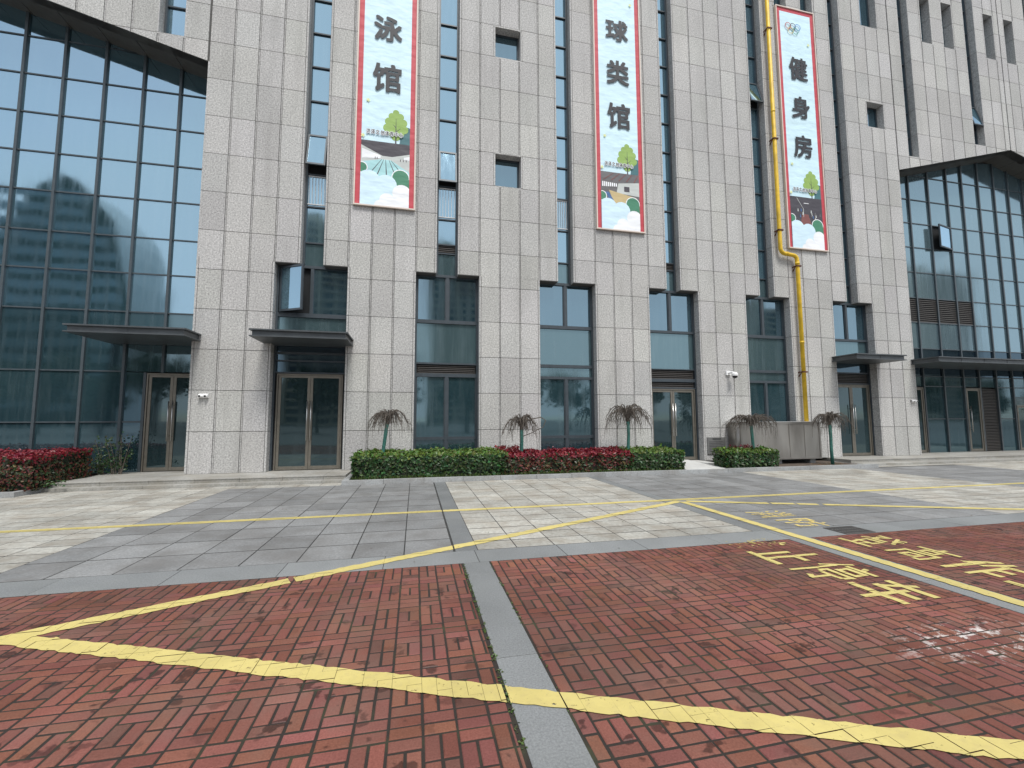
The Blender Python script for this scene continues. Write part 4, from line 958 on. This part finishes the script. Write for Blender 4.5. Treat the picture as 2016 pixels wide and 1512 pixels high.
# weeping trees
def weeping(x, y, z0, lean, h, spread, seed, label, up_=.18, n=30, sidebr=False):
    random.seed(seed); o = empty('weeping_tree', (x, y, z0), label, 'tree', 'small weeping trees with green painted trunks')
    b = MB('green_trunk'); top = Vector((x+lean, y, h)); P = [Vector((x, y, z0-.02)), Vector((x+lean*.25+U(-.015, .015), y, z0+(h-z0)*.33)), Vector((x+lean*.6+U(-.02, .02), y, z0+(h-z0)*.68)), top]
    b.tube(P, [.048, .043, .042, .046], 10); b.build('trunk', o, True)
    c = MB('twig'); c.tube([top-Vector((0, 0, .1)), top+Vector((0, 0, .04))], [.048, .055], 8)
    for i in range(n):
        a = 2*math.pi*i/n+U(-.22, .22); R = spread*(U(.7, 1.05) if i % 3 else U(.3, .65)); k = U(.8, 1.35)*up_; d = Vector((math.cos(a), math.sin(a)*.9, 0)); sd_ = Vector((-d.y, d.x, 0))
        p0 = top+d*.015+Vector((0, 0, U(-.06, .02))); drop = U(.02, .22); pts = []; m_ = 10; wx, wz = U(-.035, .035), U(0, 6)
        for j in range(m_+1):
            t = j/m_; rise = math.sin(min(1, t/.42)*math.pi/2); fall = max(0, (t-.42)/.58)**2
            pts.append(p0+d*R*t+sd_*(wx*math.sin(t*7+wz)+U(-.008, .008))+Vector((0, 0, k*rise-(drop+k*.8)*fall+U(-.008, .008))))
        c.tube(pts, [.0155*(1-.75*j/m_)+.0025 for j in range(m_+1)], 5)
        for q in range(random.randint(9, 14)):
            s_ = random.randint(1, m_); p = pts[s_]; f_ = s_/m_; L = U(.10, .42)*(.45+.6*f_); o2 = d*U(.0, .10)+sd_*U(-.13, .13); arch = U(.0, .035)
            c.tube([p, p+o2*.45+Vector((0, 0, arch)), p+o2*.85+Vector((0, 0, arch-L*.35)), p+o2+Vector((U(-.02, .02), 0, arch-L))], [.005, .0042, .0032, .002], 4)
    if sidebr:
        p = Vector((x+.02, y, .98)); q = [p, p+Vector((.25, -.05, .10)), p+Vector((.55, -.08, .25)), p+Vector((.62, -.08, .42)), p+Vector((.50, -.05, .50)), p+Vector((.28, 0, .46))]
        c.tube(q, [.012, .01, .010, .014, .014, .016], 5)
    c.build('crown', o)
weeping(-.78, -.9, .06, .13, 1.42, .52, 3, 'weeping tree with a leaning green trunk in the long green hedge', .19, 26)
weeping(2.67, -.9, .06, .015, 1.26, .50, 5, 'weeping tree with a one-sided bent branch where green and red hedges meet', .21, 22, True)
weeping(5.67, -.9, .06, .0, 1.46, .66, 8, 'wide weeping tree at the right end of the red hedge', .27, 36)
weeping(9.62, -.95, .06, -.07, 1.33, .74, 11, 'weeping tree rising from the hedge block before the steel box', .19, 36)
weeping(12.26, -1.06, .05, -.03, 1.34, .58, 14, 'weeping tree in bare soil right of the steel box', .22, 30)
random.seed(21)
# grass tufts along the kerb, weeds in the joints, dead leaves
b = MB('leaf')
def blade(p, h, bend, col, wd=.006):
    a = U(0, 6.28); d = Vector((math.cos(a), math.sin(a), 0)); s_ = Vector((-d.y, d.x, 0))*wd; p = Vector(p); m_ = p+d*bend*.4+Vector((0, 0, h*.7)); t = p+d*bend+Vector((0, 0, h*.85))
    b.add([p-s_, p+s_, m_+s_*.7, m_-s_*.7, t], [(0, 1, 2, 3), (3, 2, 4)], 'leaf', col)
for _ in range(3600):
    x = U(-1.35, 6.95); dens = .35+.65*(.5+.5*math.sin(x*2.1+1)*math.sin(x*.8))
    if rnd() > dens: continue
    blade((x, U(-1.49, -1.36), .055), U(.05, .13), U(.02, .10), (U(.05, .10), U(.085, .15), U(.018, .035)))
tag(b.build('grass'), kind='stuff')
b = MB('leaf')
for xx, k in ((.484, 130), (.750, 30), (4.646, 25)):
    for _ in range(k):
        y = -7.4-abs(random.gauss(0, 1.3)) if xx > .7 else U(-10.4, -7.35)
        c0 = (U(.05, .09), U(.08, .14), U(.02, .03))
        for q in range(random.randint(2, 5)): leaf(b, (xx+U(-.012, .012), y+U(-.01, .01), .0), (U(-.5, .5), U(-.5, .5), 1), U(.008, .02), c0)
tag(b.build('weeds'), kind='stuff')
b = MB('leaf')
for _ in range(160):
    x, y = U(11.6, 13.0), U(-1.35, -.75); leaf(b, (x, y, .06), (U(-.3, .3), U(-.3, .3), 1), U(.03, .06), (U(.10, .2), U(.07, .12), U(.03, .05)))
for _ in range(40):
    x, y = U(-3, 12), U(-7.3, -1.7); leaf(b, (x, y, .004), (U(-.2, .2), U(-.2, .2), 1), U(.015, .03), (U(.06, .14), U(.05, .08), U(.03, .05)))
for _ in range(60): leaf(b, (-7.0+U(-.25, .2), -1.35+U(-.12, .12), .1+U(0, .14)), (U(-1, 1), -1, 1), U(.04, .07), green(.5))
tag(b.build('fallen_leaves'), kind='stuff')

# ================================================================== ACROSS THE SQUARE (mirrored in the glass)
b = MB('tower_wall', 'tower_glass')
OUT = [(-100, 0), (-100, 44.5), (-97, 48.3), (-95.2, 50.3), (-94.6, 53.0), (-92.8, 53.5), (-92.6, 55.3), (-91.8, 56), (-91.4, 59.0), (-90.4, 60.2), (-88.0, 61.5), (-85.9, 61.5), (-83.8, 61.3), (-81.6, 60.2), (-79.3, 57.9), (-77.3, 54.8), (-75.2, 51.8), (-73.4, 48.0), (-71.9, 42.9), (-70.9, 37.1), (-70.6, 31.4), (-70.7, 25.0), (-70.7, 0)]
b.prism(OUT, -130, -110, 'tower_wall', back=True)
n0 = len(OUT); b.add([(x, -110, z) for x, z in OUT], [tuple(range(n0))[::-1] if False else tuple(range(n0))], 'tower_wall')
for i in range(15):
    z = 4+i*3.7; b.box(-99.5, -72.2 if z < 44 else (-74.8 if z < 50 else -80), -110.0, -109.7, z, z+2.0, 'tower_glass')
tag(b.build('office_tower'), 'round shouldered office tower mirrored in the left glass wall', 'building')
def flats(x0, x1, y, h, label):
    o = empty('apartment_block', ((x0+x1)/2, y-7, 0), label, 'building', 'apartment blocks mirrored in the glass')
    b = MB('flat_wall'); b.box(x0, x1, y-14, y, 0, h); b.box(x0+2, x0+8, y-12, y-3, h, h+4)
    nb = max(1, round((x1-x0)/9))
    for k in range(nb+1): xx = x0+(x1-x0)*k/nb; b.box(xx-.4, xx+.4, y, y+1.1, 0, h)
    for i in range(int(h/2.4)): b.box(x0+.5, x1-.5, y, y+.9, i*2.4, i*2.4+.55)
    gb = b
    for i in range(int(h/2.4)):
        for k in range(nb):
            a = x0+(x1-x0)*k/nb; ww = (x1-x0)/nb; gb.box(a+.8, a+ww*.45, y, y+.15, i*2.4+.8, i*2.4+2.2, 'flat_glass'); gb.box(a+ww*.55, a+ww-.8, y, y+.15, i*2.4+.8, i*2.4+2.2, 'flat_glass')
    b.build('wall', o)
flats(-36, -2, -120, 60, 'tall beige apartment block mirrored in the window with the open sash')
flats(4, 22, -128, 58, 'narrow beige apartment block mirrored beside the 泳馆 banner')
flats(120, 142, -120, 42, 'low beige apartment block mirrored in the windows by the steel box')
flats(233, 263, -140, 72, 'apartment block mirrored in the right glass wall')
def far_tree(x, y, h, seed, dark):
    random.seed(seed); o = empty('street_tree', (x, y, 0), 'dark tree across the square mirrored low in the glass', 'tree', 'trees across the square')
    b = MB('bark'); b.tube([(x, y, 0), (x+U(-.2, .2), y, h*.3), (x+U(-.3, .3), y, h*.75)], [.22, .16, .05], 7); br = []
    for i in range(12):
        a = U(0, 6.28); z = h*U(.25, .7); q = Vector((x+math.cos(a)*h*U(.15, .32), y+math.sin(a)*h*U(.15, .32), z+h*U(.08, .25))); b.tube([(x, y, z), (Vector((x, y, z))+q)/2+Vector((0, 0, -.1)), q], [.08, .05, .02], 5); br.append(q)
    b.build('trunk', o); c = MB('leaf')
    for _ in range(dark):
        q = random.choice(br); p = q+Vector((random.gauss(0, h*.07), random.gauss(0, h*.07), random.gauss(0, h*.07))); leaf(c, p, (U(-1, 1), U(-1, 1), U(-1, 1)), U(.4, .75), (U(.025, .04), U(.045, .07), U(.018, .03)))
    c.build('crown', o)
k = 0
for x in (-62, -55, -49, -43, -37, -32, -26, -19, -11, -3, 5, 13, 21, 30, 40, 50, 62, 75, 88, 100, 112):
    k += 1; far_tree(x+U(-1, 1), -40+U(-5, 3), U(6.5, 9.5), 100+k, 1300)
